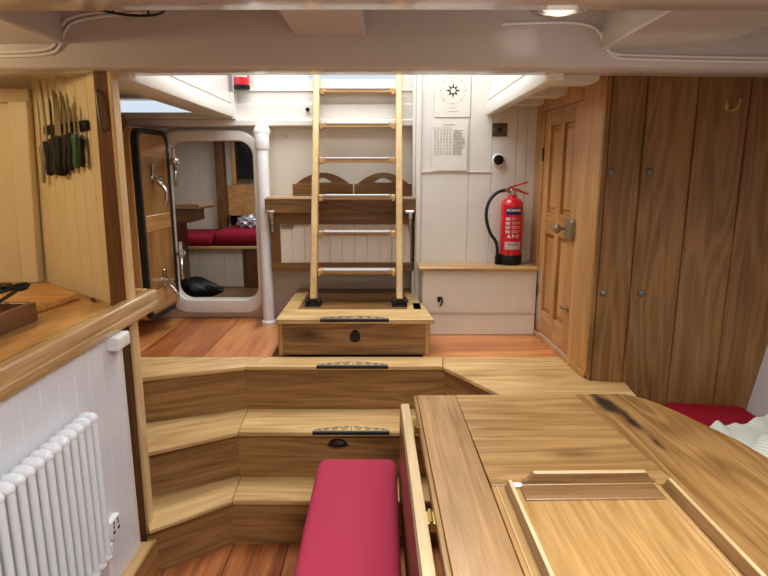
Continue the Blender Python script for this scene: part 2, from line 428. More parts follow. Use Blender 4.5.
# skylight frame and bars
b = B()
for a in ((-.14, -.10, -.54, 1.04), (1.2, 1.24, -.54, 1.04)): bx(b, a[0], a[1], a[2], a[3], 2.13, 2.40, .004)
for a in ((-.14, 1.24, -.54, -.50), (-.14, 1.24, 1.0, 1.04)): bx(b, *a, 2.13, 2.40, .004)
bx(b, .53, .57, -.5, 1.0, 2.36, 2.40, .004)
struct('window_2', b, 'white')
b = B(); bx(b, -2.3, 2.0, -1.64, -1.6, 0, 2.18, 0); struct('wall_back', b, 'cream')
b = B(); bx(b, -2.34, -2.3, -1.6, 5.2, 0, 2.2, 0); struct('wall_left', b, 'galley')
# deck beams
def beam(y0, y1, z0, name, x0=-2.3, x1=2.3):
    b = B(); N = 24
    t = bmesh.new()
    prof = [(y0, z0+.3), (y0, z0+.014), (y0+.004, z0+.005), (y0+.014, z0), (y1-.014, z0), (y1-.004, z0+.005), (y1, z0+.014), (y1, z0+.3)]
    rows = []
    for i in range(N+1):
        x = x0+(x1-x0)*i/N; dz = -.0045*x*x
        rows.append([t.verts.new((x, y, z+dz)) for y, z in prof])
    for a, c in zip(rows, rows[1:]):
        for k in range(len(prof)): t.faces.new((a[k], a[(k+1) % 8], c[(k+1) % 8], c[k]))
    t.faces.new(rows[0]); t.faces.new(rows[-1][::-1]); bmesh.ops.recalc_face_normals(t, faces=t.faces); merge(b, t)
    return struct(name, b, 'beam')
beam(2.0, 2.16, 1.94, 'trim_6')
beam(1.16, 1.326, 1.94, 'trim_7')
# fore-and-aft pads between the two beams
for x0, x1, z in ((.715, 1.06, 1.995), (-.295, -.06, 2.035), (-1.9, -1.05, 2.012)):
    b = B(); bx(b, x0, x1, 1.32, 2.005, z, 2.16, .006); struct('trim_8', b, 'beam')
# half beams either side of the companionway
for y in (2.53, 2.95, 3.30):
    b = B(); prism(b, [(.62, 2.04), (.62, 1.965), (.63, 1.96), (.865, 1.96), (.89, 1.97), (.90, 2.0), (.90, 2.04)], y-.045, y+.045, 'y', bev=.004); struct('trim_9', b, 'cream')
for y in (2.45, 2.95):
    b = B(); bx(b, -2.2, -1.0, y-.06, y+.05, 1.985, 2.05, .01); struct('trim_10', b, 'cream')

# starboard oak wall holding the panelled door; slants slightly
P0 = Vector((.918, 2.455, 0)); P1 = Vector((.868, 3.37, 0))
mw = frame(P1, P0-P1)          # local x runs from aft corner towards the viewer, local -y is into the room? (checked below)
LW = (P0-P1).length
def W(x0, x1, z0, z1, y0=0, y1=.035, bev=.003, bb=None, mt=None): bx(bb, x0, x1, y0, y1, z0, z1, bev, mat=mt if mt is not None else mw)
DA, DB = .145, .66
b = B(); W(0, DA, DK, 2.035, bb=b); W(DB, LW-.012, DK, 2.035, bb=b, bev=.012); W(DA, DB, 1.925, 2.035, bb=b); W(-.05, LW-.02, DK, DK+.03, -.008, .0, bb=b)
bx(b, .925, .95, 2.462, 2.62, DK, 2.035, .002)
struct('wall_right', b, 'honey')
# the door itself
t = thing('panelled_door', 'honey oak four-panelled door with brass rim lock in the starboard wall', 'door', mw @ Vector(((DA+DB)/2, .02, DK+.03)))
y0, y1 = .006, .034
for n_, a in (('stile', (DA+.003, DA+.085, DK+.03, 1.922)), ('stile', (DB-.085, DB-.003, DK+.03, 1.922)), ('stile', (.376, .428, DK+.03, 1.922))):
    b = B(); W(*a, y0, y1, bb=b); obj(n_, b, 'honey', t)
for z0, z1 in ((1.84, 1.922), (1.27, 1.385), (DK+.03, .83)):
    for xa, xb in ((DA+.085, .376), (.428, DB-.085)):
        b = B(); W(xa, xb, z0, z1, y0+.001, y1, bb=b); obj('rail', b, 'honey_y', t)
for z0, z1 in ((1.385, 1.84), (.83, 1.27)):
    for xa, xb in ((DA+.085, .376), (.428, DB-.085)):
        b = B(); W(xa, xb, z0, z1, y0+.020, y1, bb=b)
        W(xa+.022, xb-.022, z0+.025, z1-.025, y0+.010, y0+.022, .008, bb=b); obj('panel', b, 'honey', t)
b = B(); W(DB-.078, DB+.012, 1.285, 1.375, -.020, .006, .006, bb=b); W(DB-.010, DB+.018, 1.29, 1.37, -.026, .004, .004, bb=b)
lk = obj('rim_lock', b, 'bronze', t, 'tarnished metal rim lock')
b = B(); lathe(b, [(.006, 0), (.007, .03), (.016, .034), (.024, .045), (.024, .055), (.016, .066), (.001, .07)], mw @ Vector((DB-.12, .006, 1.325)), 'z', 18, None)
b.free(); b = B(); kn = mw @ Matrix.Translation((DB-.112, .006, 1.325)) @ Matrix.Rotation(PI/2, 4, 'X')
lathe(b, [(.018, 0), (.018, .004), (.007, .006), (.007, .03), (.016, .034), (.023, .045), (.022, .056), (.014, .064), (.001, .067)], (0, 0, 0), 'z', 18, kn)
obj('door_knob', b, 'bronze', t, 'tarnished round metal knob')
for z in (1.66, .90):
    b = B(); W(DA-.006, DA+.006, z, z+.07, -.003, .004, .001, bb=b); obj('hinge', b, 'iron', t)
b = B(); W(DB-.05, DB-.02, .925, .945, -.006, .006, .002, bb=b); tube(b, [mw @ Vector((DB-.035, -.006, .935)), mw @ Vector((DB-.035, -.03, .94)), mw @ Vector((DB-.02, -.034, .955))], .004, 8); obj('cabin_hook', b, 'bronze', t)

# dark boarded partition facing the viewer
mp = frame((.918, 2.452, 0), (1, -.15, 0))
b = B(); grooved(b, .95, .35, 2.0, [.018, .155, .35, .545, .745], .03, .008, .007, mp)
struct('wall_forward', b, 'brown', org=(1.083, 2.45, 0))
for (x, z), w in zip(((.956, 1.6), (1.108, 1.6), (.962, 1.08), (1.12, 1.083)), ('upper left', 'upper right', 'lower left', 'lower right')):
    b = B(); lathe(b, [(.0155, 0), (.0155, .003), (.013, .009), (.007, .012), (.001, .013)], (0, 0, 0), 'z', 18, mp @ Matrix.Translation((x-.918, 0, z)) @ Matrix.Rotation(PI/2, 4, 'X'))
    tag(obj('bolt_cap', b, 'grey'), 'round grey bolt cap on the dark boarded partition, %s of the four' % w, 'bolt cap', 'bolt caps on the dark boards')
b = B(); c = mp @ Vector((.462, 0, 1.86))
bx(b, c.x-.008, c.x+.008, c.y-.003, c.y+.001, 1.842, 1.866, .002)
for s in (-1, 1):
    tube(b, [(c.x, c.y-.003, 1.845), (c.x+s*.006, c.y-.02, 1.838), (c.x+s*.02, c.y-.036, 1.845), (c.x+s*.027, c.y-.038, 1.875)], .0034, 8, smooth=1)
    lathe(b, [(.001, -.005), (.005, -.003), (.005, .003), (.001, .005)], (c.x+s*.027, c.y-.038, 1.877), 'z', 10)
tag(obj('coat_hook', b, 'brass'), 'small brass double coat hook high on the dark boarded partition', 'hook')

# hull side to starboard, flaring outwards
b = B(); hexa(b, [(1.50, -1.6, 0), (1.50, 2.47, 0), (1.56, 2.47, 0), (1.56, -1.6, 0), (1.86, -1.6, 2.2), (1.86, 2.47, 2.2), (1.92, 2.47, 2.2), (1.92, -1.6, 2.2)])
struct('wall_right', b, 'hull')
hm = frame((1.50+.66*.1636-.002, 2.13, .66), (0, -1, 0), (.1636, 0, 1))
b = B(); ring_xz(b, rrect(0, .22, 0, .16, .003), rrect(.018, .202, .018, .142, .002), .0, -.015, hm); 
fr = tag(obj('picture_frame', b, 'brown_z'), 'small reddish wooden picture frame on the white hull side', 'picture')
b = B(); bx(b, .018, .202, -.006, -.001, .018, .142, 0, mat=hm); obj('picture', b, 'maroon', fr, org=fr.location).location = (0, 0, 0)

# ================================================================== STEPS
Z1, Z2, Z3 = .213, .445, DK
st = thing('companion_steps', 'winding flight of three broad oak steps up to the raised deck', 'steps', (-.2, 2.5, 0))
def tread(poly, z, mat, th=.022, ang=0):
    b = B(); prism(b, poly, z-th, z, 'z', bev=.004); return orient(obj('tread', b, mat, st), ang)
def riserp(p, q, z0, z1, mat='riser', th=.02):
    m = frame((p[0], p[1], 0), (q[0]-p[0], q[1]-p[1], 0)); L = (Vector(q)-Vector(p)).length
    b = B(); bx(b, -.012, L+.012, 0, th, z0, z1, .001, mat=m); return orient(obj('riser', b, mat, st), math.atan2(q[1]-p[1], q[0]-p[0]))
g = .0012
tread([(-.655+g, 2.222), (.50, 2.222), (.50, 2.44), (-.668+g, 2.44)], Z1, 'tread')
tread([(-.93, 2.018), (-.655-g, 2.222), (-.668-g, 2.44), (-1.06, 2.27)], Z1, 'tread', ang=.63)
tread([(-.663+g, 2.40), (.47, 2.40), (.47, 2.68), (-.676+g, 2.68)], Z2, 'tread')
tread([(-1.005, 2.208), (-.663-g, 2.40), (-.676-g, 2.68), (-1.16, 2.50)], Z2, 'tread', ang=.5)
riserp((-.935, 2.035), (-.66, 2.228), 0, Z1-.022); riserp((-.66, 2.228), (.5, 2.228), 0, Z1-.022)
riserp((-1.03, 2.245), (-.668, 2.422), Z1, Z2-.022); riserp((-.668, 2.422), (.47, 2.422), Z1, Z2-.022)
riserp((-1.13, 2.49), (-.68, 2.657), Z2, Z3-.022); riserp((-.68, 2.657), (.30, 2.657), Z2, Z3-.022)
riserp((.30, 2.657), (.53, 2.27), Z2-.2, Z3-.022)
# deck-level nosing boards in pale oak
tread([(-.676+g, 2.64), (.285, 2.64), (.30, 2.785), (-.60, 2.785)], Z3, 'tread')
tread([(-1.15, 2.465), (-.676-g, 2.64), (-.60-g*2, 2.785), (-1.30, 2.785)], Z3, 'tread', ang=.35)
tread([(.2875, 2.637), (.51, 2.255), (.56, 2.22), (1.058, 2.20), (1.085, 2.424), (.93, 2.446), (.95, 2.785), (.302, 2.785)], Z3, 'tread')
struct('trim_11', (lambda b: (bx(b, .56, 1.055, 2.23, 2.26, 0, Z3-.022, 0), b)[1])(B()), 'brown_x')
b = B(); prism(b, [(-1.56, 2.12), (-1.17, 2.12), (-1.152, 2.47), (-1.30, 2.786), (-1.56, 2.786)], DK-.03, DK-.001, 'z'); struct('floor', b, 'tread')
b = B(); bx(b, -1.19, -1.17, 2.10, 2.50, 0, DK-.03, .001); bx(b, -1.56, -1.02, 2.10, 2.12, 0, DK-.031, .001); struct('trim_21', b, 'brown_z')
# moulded drawer pull and iron grips
def spiral(cx, cy, r, s, turns=1.25, a0=0, n=14):
    return [(cx+(r*(1-.75*i/n))*math.cos(a0+s*2*PI*turns*i/n), cy+(r*(1-.75*i/n))*math.sin(a0+s*2*PI*turns*i/n)*.9) for i in range(n+1)]
def grip(parent, cx, yf, z, w):
    b = B(); bx(b, cx-w/2, cx+w/2, yf-.003, yf+.004, z-.013, z+.001, .001)
    gp = obj('grip_strip', b, 'rubber', parent, 'black nosing grip strip')
    b = B()
    bx(b, cx-w/2, cx+w/2, yf+.005, yf+.014, z, z+.002, .0005)
    for s in (-1, 1):
        for dx, r in ((.028, .020), (.072, .017), (.112, .012), (.145, .008)):
            pts = spiral(cx+s*dx, yf+.019+r, r, s, 1.3, -PI/2)
            tube(b, [(x, y, z+.0025) for x, y in pts], .0013, 6)
        arc = [(cx+s*(.008+i*.0162), yf+.056-.037*(i/10)**1.6+.006*math.sin(i*2.1), z+.0025) for i in range(11)]
        tube(b, arc, .0013, 6)
    tube(b, [(cx, yf+.017, z+.0025), (cx, yf+.06, z+.0025)], .0015, 6)
    obj('grip_scroll', b, 'grey', parent, 'cast iron scroll work')
grip(st, -.150, 2.40, Z2, .35); grip(st, -.154, 2.64, Z3, .35)
b = B()
cup = [(.042*math.cos(PI*i/12), .03*math.sin(PI*i/12)) for i in range(13)]
m = Matrix.Translation((-.212, 2.422, .372))
t_ = bmesh.new(); rows = []
for k in range(6):
    a = PI/2*k/5
    rows.append([t_.verts.new((x*math.sin(a) if k else 0, -.022*math.cos(a), z*math.sin(a) if k else 0)) for x, z in cup])
for p, q in zip(rows, rows[1:]):
    for i in range(12): t_.faces.new((p[i], p[i+1], q[i+1], q[i]))
bmesh.ops.remove_doubles(t_, verts=t_.verts, dist=1e-6)
bmesh.ops.solidify(t_, geom=t_.faces[:], thickness=.002); merge(b, t_, m)
bx(b, -.262, -.162, 2.419, 2.422, .368, .374, .001)
obj('cup_pull', b, 'iron', st, 'dark iron cup pull')

# box step under the ladder
t = thing('box_step', 'oak box step with iron finger pull standing under the ladder', 'step', (-.15, 3.2, DK))
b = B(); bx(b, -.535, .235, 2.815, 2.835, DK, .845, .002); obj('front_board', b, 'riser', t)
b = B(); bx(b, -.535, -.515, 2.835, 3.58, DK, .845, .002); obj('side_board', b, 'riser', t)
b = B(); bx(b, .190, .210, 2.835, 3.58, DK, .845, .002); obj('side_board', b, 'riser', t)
b = B(); prism(b, [(-.55, 2.80), (.256, 2.80), (.216, 3.17), (.16, 3.17), (.16, 3.02), (-.47, 3.02), (-.47, 3.59), (-.55, 3.59)], .843, .868, 'z', bev=.003); 
bx(b, .125, .205, 3.02, 3.59, .843, .868, .002); obj('lid_frame', b, 'tread', t)
b = B(); bx(b, -.468, .123, 3.022, 3.59, .843, .866, .002); obj('lid_panel', b, 'brown_x', t)  # darker middle: shadow and dirt behind the ladder feet put into its colour
for x in (-.530, .225):
    b = B(); bx(b, x-.012, x+.008, 2.812, 2.83, DK, .843, .002); obj('corner_post', b, 'oak_z', t)
grip(t, -.150, 2.80, .868, .35)
b = B(); prism(b, [(.027*math.sin(a)*(1 if abs(a) < 9 else 1), .778-.012+.030*-math.cos(a)*(.75 if math.cos(a) > 0 else 1.5)) for a in [2*PI*i/20 for i in range(20)]], 2.808, 2.816, 'y', bev=.002)
bmesh.ops.translate(b, verts=b.verts, vec=(-.148, 0, 0)); obj('finger_pull', b, 'iron', t, 'teardrop dark iron finger pull')

# ================================================================== LADDER
LA = Vector((0, 3.12, .868)); LD = Vector((0, .333, 1)).normalized()
def lp(z, off=0): return 3.12+.333*(z-.87)+off
t = thing('companionway_ladder', 'pale wooden ladder leaning up from the box step to the hatch', 'ladder', (-.155, 3.12, .868))
ml = lambda x: Matrix.Translation((x, 3.12, .868)) @ Matrix.Rotation(-math.atan(.333), 4, 'X')
for x in (-.395, .087):
    b = B(); bx(b, -.018, .018, -.035, .04, .03, 1.46, .005, mat=ml(x)); obj('stile', b, 'ladder', t)
    b = B(); bx(b, x-.042, x-.026, 3.075, 3.165, .868, .905, .003); bx(b, x+.026, x+.042, 3.075, 3.165, .868, .905, .003); tube(b, [(x-.05, 3.12, .892), (x+.05, 3.12, .892)], .007, 8); bx(b, x-.042, x+.042, 3.075, 3.165, .866, .872, .001)
    obj('foot_bracket', b, 'iron', t, 'black iron foot bracket')
for z in (1.067, 1.275, 1.476, 1.684, 1.883, 2.085):
    y = lp(z)
    b = B(); bx(b, -.373, .065, y-.04, y+.04, z-.030, z-.004, .003)
    rg = obj('rung', b, 'ladder_x', t)
    for x in (-.373, .065):
        b = B(); bx(b, x-.0 if x < 0 else x-.022, x+.022 if x < 0 else x, y-.042, y+.045, z-.040, z-.002, .004)
        obj('rung_cleat', b, 'ladder_x', rg)
    b = B(); prism(b, [(-.345, y-.042), (.037, y-.042), (.037, y+.02), (-.345, y+.02)], z-.005, z-.001, 'z', bev=.001)
    bx(b, -.335, .027, y-.046, y-.039, z-.012, z-.001, .002); obj('tread_strip', b, 'alu', rg, 'white metal anti-slip strip')

# ================================================================== FOLDING SHELF behind the ladder
t = thing('wall_shelf', 'brown oak shelf on a boarded frame behind the ladder', 'shelf', (-.25, 3.5, 1.013))
box('shelf_top', 'oak_x', t, -.69, .195, 3.385, 3.598, 1.440, 1.457, .003)
box('front_board', 'brown_x', t, -.70, .20, 3.372, 3.40, 1.362, 1.450, .004)
box('top_rail', 'brown_x', t, -.675, .183, 3.40, 3.425, 1.295, 1.362, .002)
box('bottom_rail', 'brown_x', t, -.675, .183, 3.40, 3.425, 1.013, 1.065, .002)
box('stile', 'brown_z', t, -.675, -.620, 3.40, 3.425, 1.065, 1.295, .002)
box('stile', 'brown_z', t, .160, .183, 3.40, 3.425, 1.065, 1.295, .002)
b = B(); m = frame((-.622, 3.41, 0), (1, 0, 0)); grooved(b, .79, 1.06, 1.30, [.07+.075*i for i in range(10)], .012, .006, .005, m)
obj('boarded_panel', b, 'cream', t, 'cream boarded panel')
box('side_board', 'brown_y', t, -.675, -.655, 3.425, 3.598, 1.013, 1.36, .002)
box('side_board', 'brown_y', t, .163, .183, 3.425, 3.598, 1.013, 1.36, .002)
b = B(); bx(b, -.612, -.54, 3.405, 3.412, 1.270, 1.290, .002)
for i in range(6): bx(b, -.606+i*.011, -.600+i*.011, 3.402, 3.406, 1.273, 1.287, .0005)
obj('vent_plate', b, 'bronze', t)
for x in (-.662, .155):
    b = B(); bx(b, x-.03, x+.022, 3.364, 3.373, 1.362, 1.378, .002); bx(b, x-.012, x+.012, 3.362, 3.372, 1.33, 1.375, .003)
    bx(b, x-.008, x+.008, 3.385, 3.40, 1.25, 1.355, .003); tube(b, [(x, 3.37, 1.35), (x, 3.366, 1.33), (x, 3.38, 1.30), (x, 3.383, 1.26)], .006, 8, smooth=1)
    obj('toggle_latch', b, 'chrome', t, 'steel toggle latch')
for k, (x0, x1, w) in enumerate(((-.553, -.188, 'left'), (-.180, .170, 'right'))):
    xm = (x0+x1)/2; L = x1-x0; z0 = 1.457
    out = [(x0, z0), (x1, z0), (x1, z0+.072)]
    for i in range(17):
        u = 1-i/16; xx = x0+.02+(L-.04)*u; out.append((xx, z0+.072+.068*math.sin(PI*u)**.85))
    out.append((x0, z0+.072))
    slot = [(xm-.055+.11*i/10, z0+.082+.026*math.sin(PI*i/10)) for i in range(11)]+[(xm+.055-.11*i/4, z0+.080) for i in range(1, 4)]
    b = B(); plate_hole(b, out, [slot], 3.50, 3.522)
    tag(obj('fiddle_board', b, 'brown_x'), 'brown arched board with hand slot, %s one on the wall shelf' % w, 'board', 'arched boards on the wall shelf')

# white vertical pipe with elbow
b = B(); px_, py_ = -.718, 3.455
tube(b, [(px_, py_, DK), (px_, py_, 1.80), (px_, py_+.004, 1.835), (px_, py_+.03, 1.842), (px_, py_+.145, 1.845)], .036, 24, smooth=0)
lathe(b, [(.040, 0), (.043, .01), (.043, .10), (.038, .11)], (px_, py_, 1.73), 'z', 24)
lathe(b, [(.046, 0), (.046, .012), (.038, .02)], (px_, py_, DK), 'z', 24)
t_ = bmesh.new(); bmesh.ops.create_uvsphere(t_, u_segments=24, v_segments=12, radius=.048); bmesh.ops.translate(t_, verts=t_.verts, vec=(px_, py_+.004, 1.828)); merge(b, t_)
tag(obj('white_pipe', b, 'plastic'), 'thick white vertical pipe with an elbow beside the oval doorway', 'pipe')
b = B(); lathe(b, [(.013, 0), (.013, .004), (.006, .012), (.001, .013)], (0, 0, 0), 'z', 14, Matrix.Translation((-.60, 3.6, 1.815)) @ Matrix.Rotation(PI/2, 4, 'X')); tag(obj('screw_cap', b, 'cream'), 'small cream round cap on the bulkhead just right of the white pipe elbow', 'cap')
b = B(); lathe(b, [(.008, 0), (.008, .01), (.012, .014), (.012, .022), (.001, .026)], (0, 0, 0), 'z', 14, Matrix.Translation((-.455, 3.555, 1.965)) @ Matrix.Rotation(PI/2, 4, 'X')); tag(obj('stop_knob', b, 'black'), 'small black knob on the white coaming left of the ladder', 'knob')

# ================================================================== ROUND-CORNERED HATCH FRAME AND DOOR
b = B()
ring_xz(b, rrect(-1.372, -.758, .715, 1.845, .13, 8), rrect(-1.321, -.797, .80, 1.785, .09, 8), 3.545, 3.61, lip=.006)
ring_xz(b, rrect(-1.395, -.748, .685, 1.858, .14, 8), rrect(-1.36, -.77, .73, 1.83, .12, 8), 3.585, 3.61, lip=.006)
struct('door_1', b, 'white')
hd = frame((-1.298, 3.535, 0), (-.012, -.43, 0))
t = thing('hatch_door', 'open round-cornered oak watertight door with steel dog handles', 'door', hd @ Vector((0, 0, .765)))
b = B(); prism(b, rrect(0, .43, .765, 1.84, .075), -.075, -.034, 'y', bev=.004, mat=hd); obj('door_slab', b, 'oak_z', t)
b = B(); ring_xz(b, rrect(.006, .424, .771, 1.834, .072), rrect(.03, .400, .797, 1.808, .055), .000, -.036, hd); obj('rubber_seal', b, 'rubber', t, 'black rubber seal')
b = B()
for zz in ((.80, .985), (.988, 1.53), (1.533, 1.78)):
    pass
prism(b, rrect(.032, .398, .799, 1.806, .053), -.036, -.004, 'y', mat=hd); obj('inner_panel', b, 'hdoor', t)
for a in ((.05, .38, 1.68, 1.765), (.05, .38, .815, .93), (.05, .38, 1.27, 1.36)):
    b = B(); bx(b, a[0], a[1], -.006, -.001, a[2], a[3], .002, mat=hd); obj('cross_board', b, 'honey_y', t)
b = B(); bx(b, -.004, .004, -.06, .004, .86, 1.72, .002, mat=hd); obj('edge_band', b, 'alu', t, 'bright metal edge band')
def dog(parent, m, name='dog_handle', flip=1):
    b = B()
    lathe(b, [(.028, 0), (.028, .008), (.016, .012), (.016, .052), (.012, .066), (.001, .068)], (0, 0, 0), 'z', 16, m @ Matrix.Rotation(-PI/2, 4, 'X'))
    bx(b, -.014, .014, .004, .016, -.01, .075, .004, mat=m)
    tube(b, [(0, .030, .012), (0, .034, -.022), (0, .062, -.050), (0, .078, -.075), (0, .076, -.115), (0, .066, -.15)], [.015, .013, .011, .010, .010, .009], 12, mat=m, smooth=2)
    o = obj(name, b, 'chrome', parent, 'steel dog handle'); return o
dog(t, hd @ Matrix.Translation((.26, -.004, 1.565)), flip=-1); dog(t, hd @ Matrix.Translation((.21, -.004, .965)), flip=-1)
b = B(); lathe(b, [(.02, 0), (.02, .02), (.03, .03), (.02, .045), (.001, .05)], (0, 0, 0), 'z', 16, hd @ Matrix.Translation((.40, -.075, 1.44)) @ Matrix.Rotation(PI/2, 4, 'X')); obj('outer_knob', b, 'chrome', t)
for z, w in ((1.665, 'upper'), (1.10, 'lower')):
    m = Matrix.Translation((-1.335, 3.545, z)) @ Matrix.Rotation(-PI/2-.5, 4, 'Z') @ Matrix.Rotation(0, 4, 'Z')
    m = frame((-1.272, 3.545, z), (-1, -.35, 0))
    o = dog(None, m, 'frame_dog', -1); del o['label']; tag(o, 'steel dog handle on the left side of the white doorway frame, %s one' % w, 'handle', 'steel dogs on the doorway frame')

# ================================================================== CABIN BEYOND THE DOORWAY
b = B(); m = frame((-2.35, 5.15, 0), (1, 0, 0)); grooved(b, 2.2, DK, 2.0, [.05+.11*i for i in range(20)], .03, .007, .006, m); struct('wall_cabin', b, 'cream')
b = B(); bx(b, -2.35, -.25, 3.62, 5.2, 1.925, 1.927+.02, 0); struct('ceiling', b, 'cream')
b = B(); bx(b, -.32, -.29, 3.62, 5.2, DK, 1.93, 0); struct('wall_cabin', b, 'brown_y')
t = thing('cabin_bunk', 'built-in bunk with white boarded front seen through the doorway', 'bunk', (-1.2, 4.8, DK))
b = B(); m = frame((-1.95, 4.60, 0), (1, 0, 0)); grooved(b, .80, DK, .985, [.1*i+.05 for i in range(8)], .02, .007, .006, m); obj('boarded_front', b, 'cream', t)
box('end_board', 'brown_z', t, -1.15, -.80, 4.59, 4.62, DK, .985); box('bunk_top', 'oak_x', t, -1.95, -.32, 4.58, 5.14, .985, 1.01, .004)
b = B(); bx(b, -1.95, -1.39, 4.585, 5.13, 1.012, 1.10, .03, seg=3); tag(obj('bunk_cushion', b, 'maroon'), 'short maroon bunk cushion beyond the doorway, left one', 'cushion', 'maroon cushions on the bunk')
b = B(); bx(b, -1.385, -.36, 4.585, 5.13, 1.012, 1.135, .045, seg=3); tag(obj('bunk_cushion', b, 'maroon'), 'long thicker maroon bunk cushion beyond the doorway, right one', 'cushion', 'maroon cushions on the bunk')
b = B(); bx(b, -1.445, -1.372, 4.98, 5.06, 1.01, 1.92, .004); struct('trim_12', b, 'brown_z')
b = B(); bx(b, -1.325, -1.285, 5.05, 5.12, 1.49, 1.92, .004); struct('trim_13', b, 'oak_z')
t = thing('cabin_locker', 'oak locker with a black recess above the far bunk', 'locker', (-1.1, 5.1, 1.14))
box('locker_front', 'honey_y', t, -1.372, -.6, 5.06, 5.13, 1.22, 1.49, .004); box('recess', 'black', t, -1.372, -.6, 5.115, 5.14, 1.135, 1.22, .002)
b = B(); bx(b, -1.28, -.75, 5.05, 5.10, 1.54, 1.92, .006); sc = obj('wall_screen', b, 'black'); tag(sc, 'black flat screen at the top of the far cabin wall', 'screen')
b = B(); bx(b, -1.26, -.77, 5.047, 5.051, 1.56, 1.90, .001); o = obj('display', b, 'screen', sc, org=sc.location); o.location = (0, 0, 0)
# crinkled packet on the bunk
b = B(); t_ = bmesh.new(); bmesh.ops.create_icosphere(t_, subdivisions=4, radius=1)
for v in t_.verts:
    r = 1+.18*random.random()+.15*math.sin(v.co.x*9)*math.sin(v.co.z*8); v.co = Vector((v.co.x*.10*r, v.co.y*.06*r, max(v.co.z, -.6)*.06*r))
bmesh.ops.translate(t_, verts=t_.verts, vec=(-1.15, 4.9, 1.175)); merge(b, t_)
tag(obj('crinkled_packet', b, 'foil'), 'crinkled silvery packet lying on the far bunk cushion', 'packet')
t = thing('cabin_desk', 'small oak desk with drawers just inside the doorway on the left', 'desk', (-1.5, 4.15, DK))
box('desk_top', 'brown_x', t, -1.95, -1.275, 3.95, 4.35, 1.345, 1.365, .004); box('desk_lip', 'oak_x', t, -1.95, -1.27, 3.935, 3.955, 1.352, 1.385, .004)
box('apron', 'brown_x', t, -1.9, -1.345, 3.97, 4.30, 1.255, 1.345, .004); box('carcass', 'brown_z', t, -1.9, -1.475, 3.99, 4.28, DK, 1.255, .004)
for z0, z1 in ((1.09, 1.235), (.93, 1.075), (.70, .915)):
    d = box('drawer', 'brown_x', t, -1.72, -1.485, 3.978, 3.992, z0, z1, .003)
    b = B(); lathe(b, [(.008, 0), (.008, .01), (.018, .018), (.012, .03), (.001, .032)], (0, 0, 0), 'z', 14, Matrix.Translation((-1.53, 3.978, (z0+z1)/2)) @ Matrix.Rotation(PI/2, 4, 'X')); obj('knob', b, 'bronze', d)
b = B(); t_ = bmesh.new(); bmesh.ops.create_icosphere(t_, subdivisions=3, radius=1)
for v in t_.verts: r = 1+.2*math.sin(v.co.x*5+v.co.y*4); v.co = Vector((v.co.x*.20*r, v.co.y*.10*r, max(v.co.z, -.85)*(.075-.055*v.co.x)*r))
bmesh.ops.translate(t_, verts=t_.verts, vec=(-1.36, 4.12, DK+.08)); merge(b, t_)
tag(obj('dark_bag', b, 'black'), 'soft black bag slumped on the floor inside the doorway', 'bag')

# ================================================================== BOX SEAT WITH FIRE EXTINGUISHER
t = thing('locker_seat', 'cream box locker with oak top under the wall charts', 'locker', (.55, 3.26, DK))
box('upper_board', 'cream', t, .22, .868, 3.185, 3.205, .795, 1.052, .003); box('lower_board', 'cream', t, .22, .868, 3.187, 3.207, DK, .792, .003)
box('side_board', 'cream', t, .22, .24, 3.207, 3.355, DK, 1.052, .002); box('seat_top', 'oak_x', t, .195, .872, 3.165, 3.357, 1.052, 1.075, .006)
b = B(); prism(b, rrect(.245, .85, .81, 1.035, .01), 3.181, 3.187, 'y', bev=.001); dr = obj('locker_flap', b, 'cream', t)
b = B(); cx, cz = .318, .885
bx(b, cx-.012, cx+.004, 3.172, 3.182, cz-.012, cz+.018, .002); tube(b, [(cx, 3.17, cz+.012), (cx+.008, 3.155, cz+.02), (cx+.014, 3.15, cz-.005), (cx+.004, 3.152, cz-.03)], .005, 8, smooth=1); lathe(b, [(.01, 0), (.01, .012), (.001, .014)], (cx-.004, 3.168, cz+.005), 'y', 12)
obj('catch', b, 'iron', dr, 'dark metal turn catch', org=parent_world(dr)).location = (0, 0, 0)

# ------------------------------------------------------------------ lettering helper
def text_bm(s, size, depth=.0006, bold=0):
    cu = bpy.data.curves.new('t', 'FONT'); cu.body = s; cu.size = size; cu.extrude = depth; cu.align_x = 'CENTER'; cu.align_y = 'CENTER'; cu.offset = bold
    o = bpy.data.objects.new('t', cu); C.objects.link(o); bpy.context.view_layer.update()
    me = bpy.data.meshes.new_from_object(o.evaluated_get(bpy.context.evaluated_depsgraph_get()))
    bpy.data.objects.remove(o); b = B(); b.from_mesh(me); bpy.data.meshes.remove(me); return b

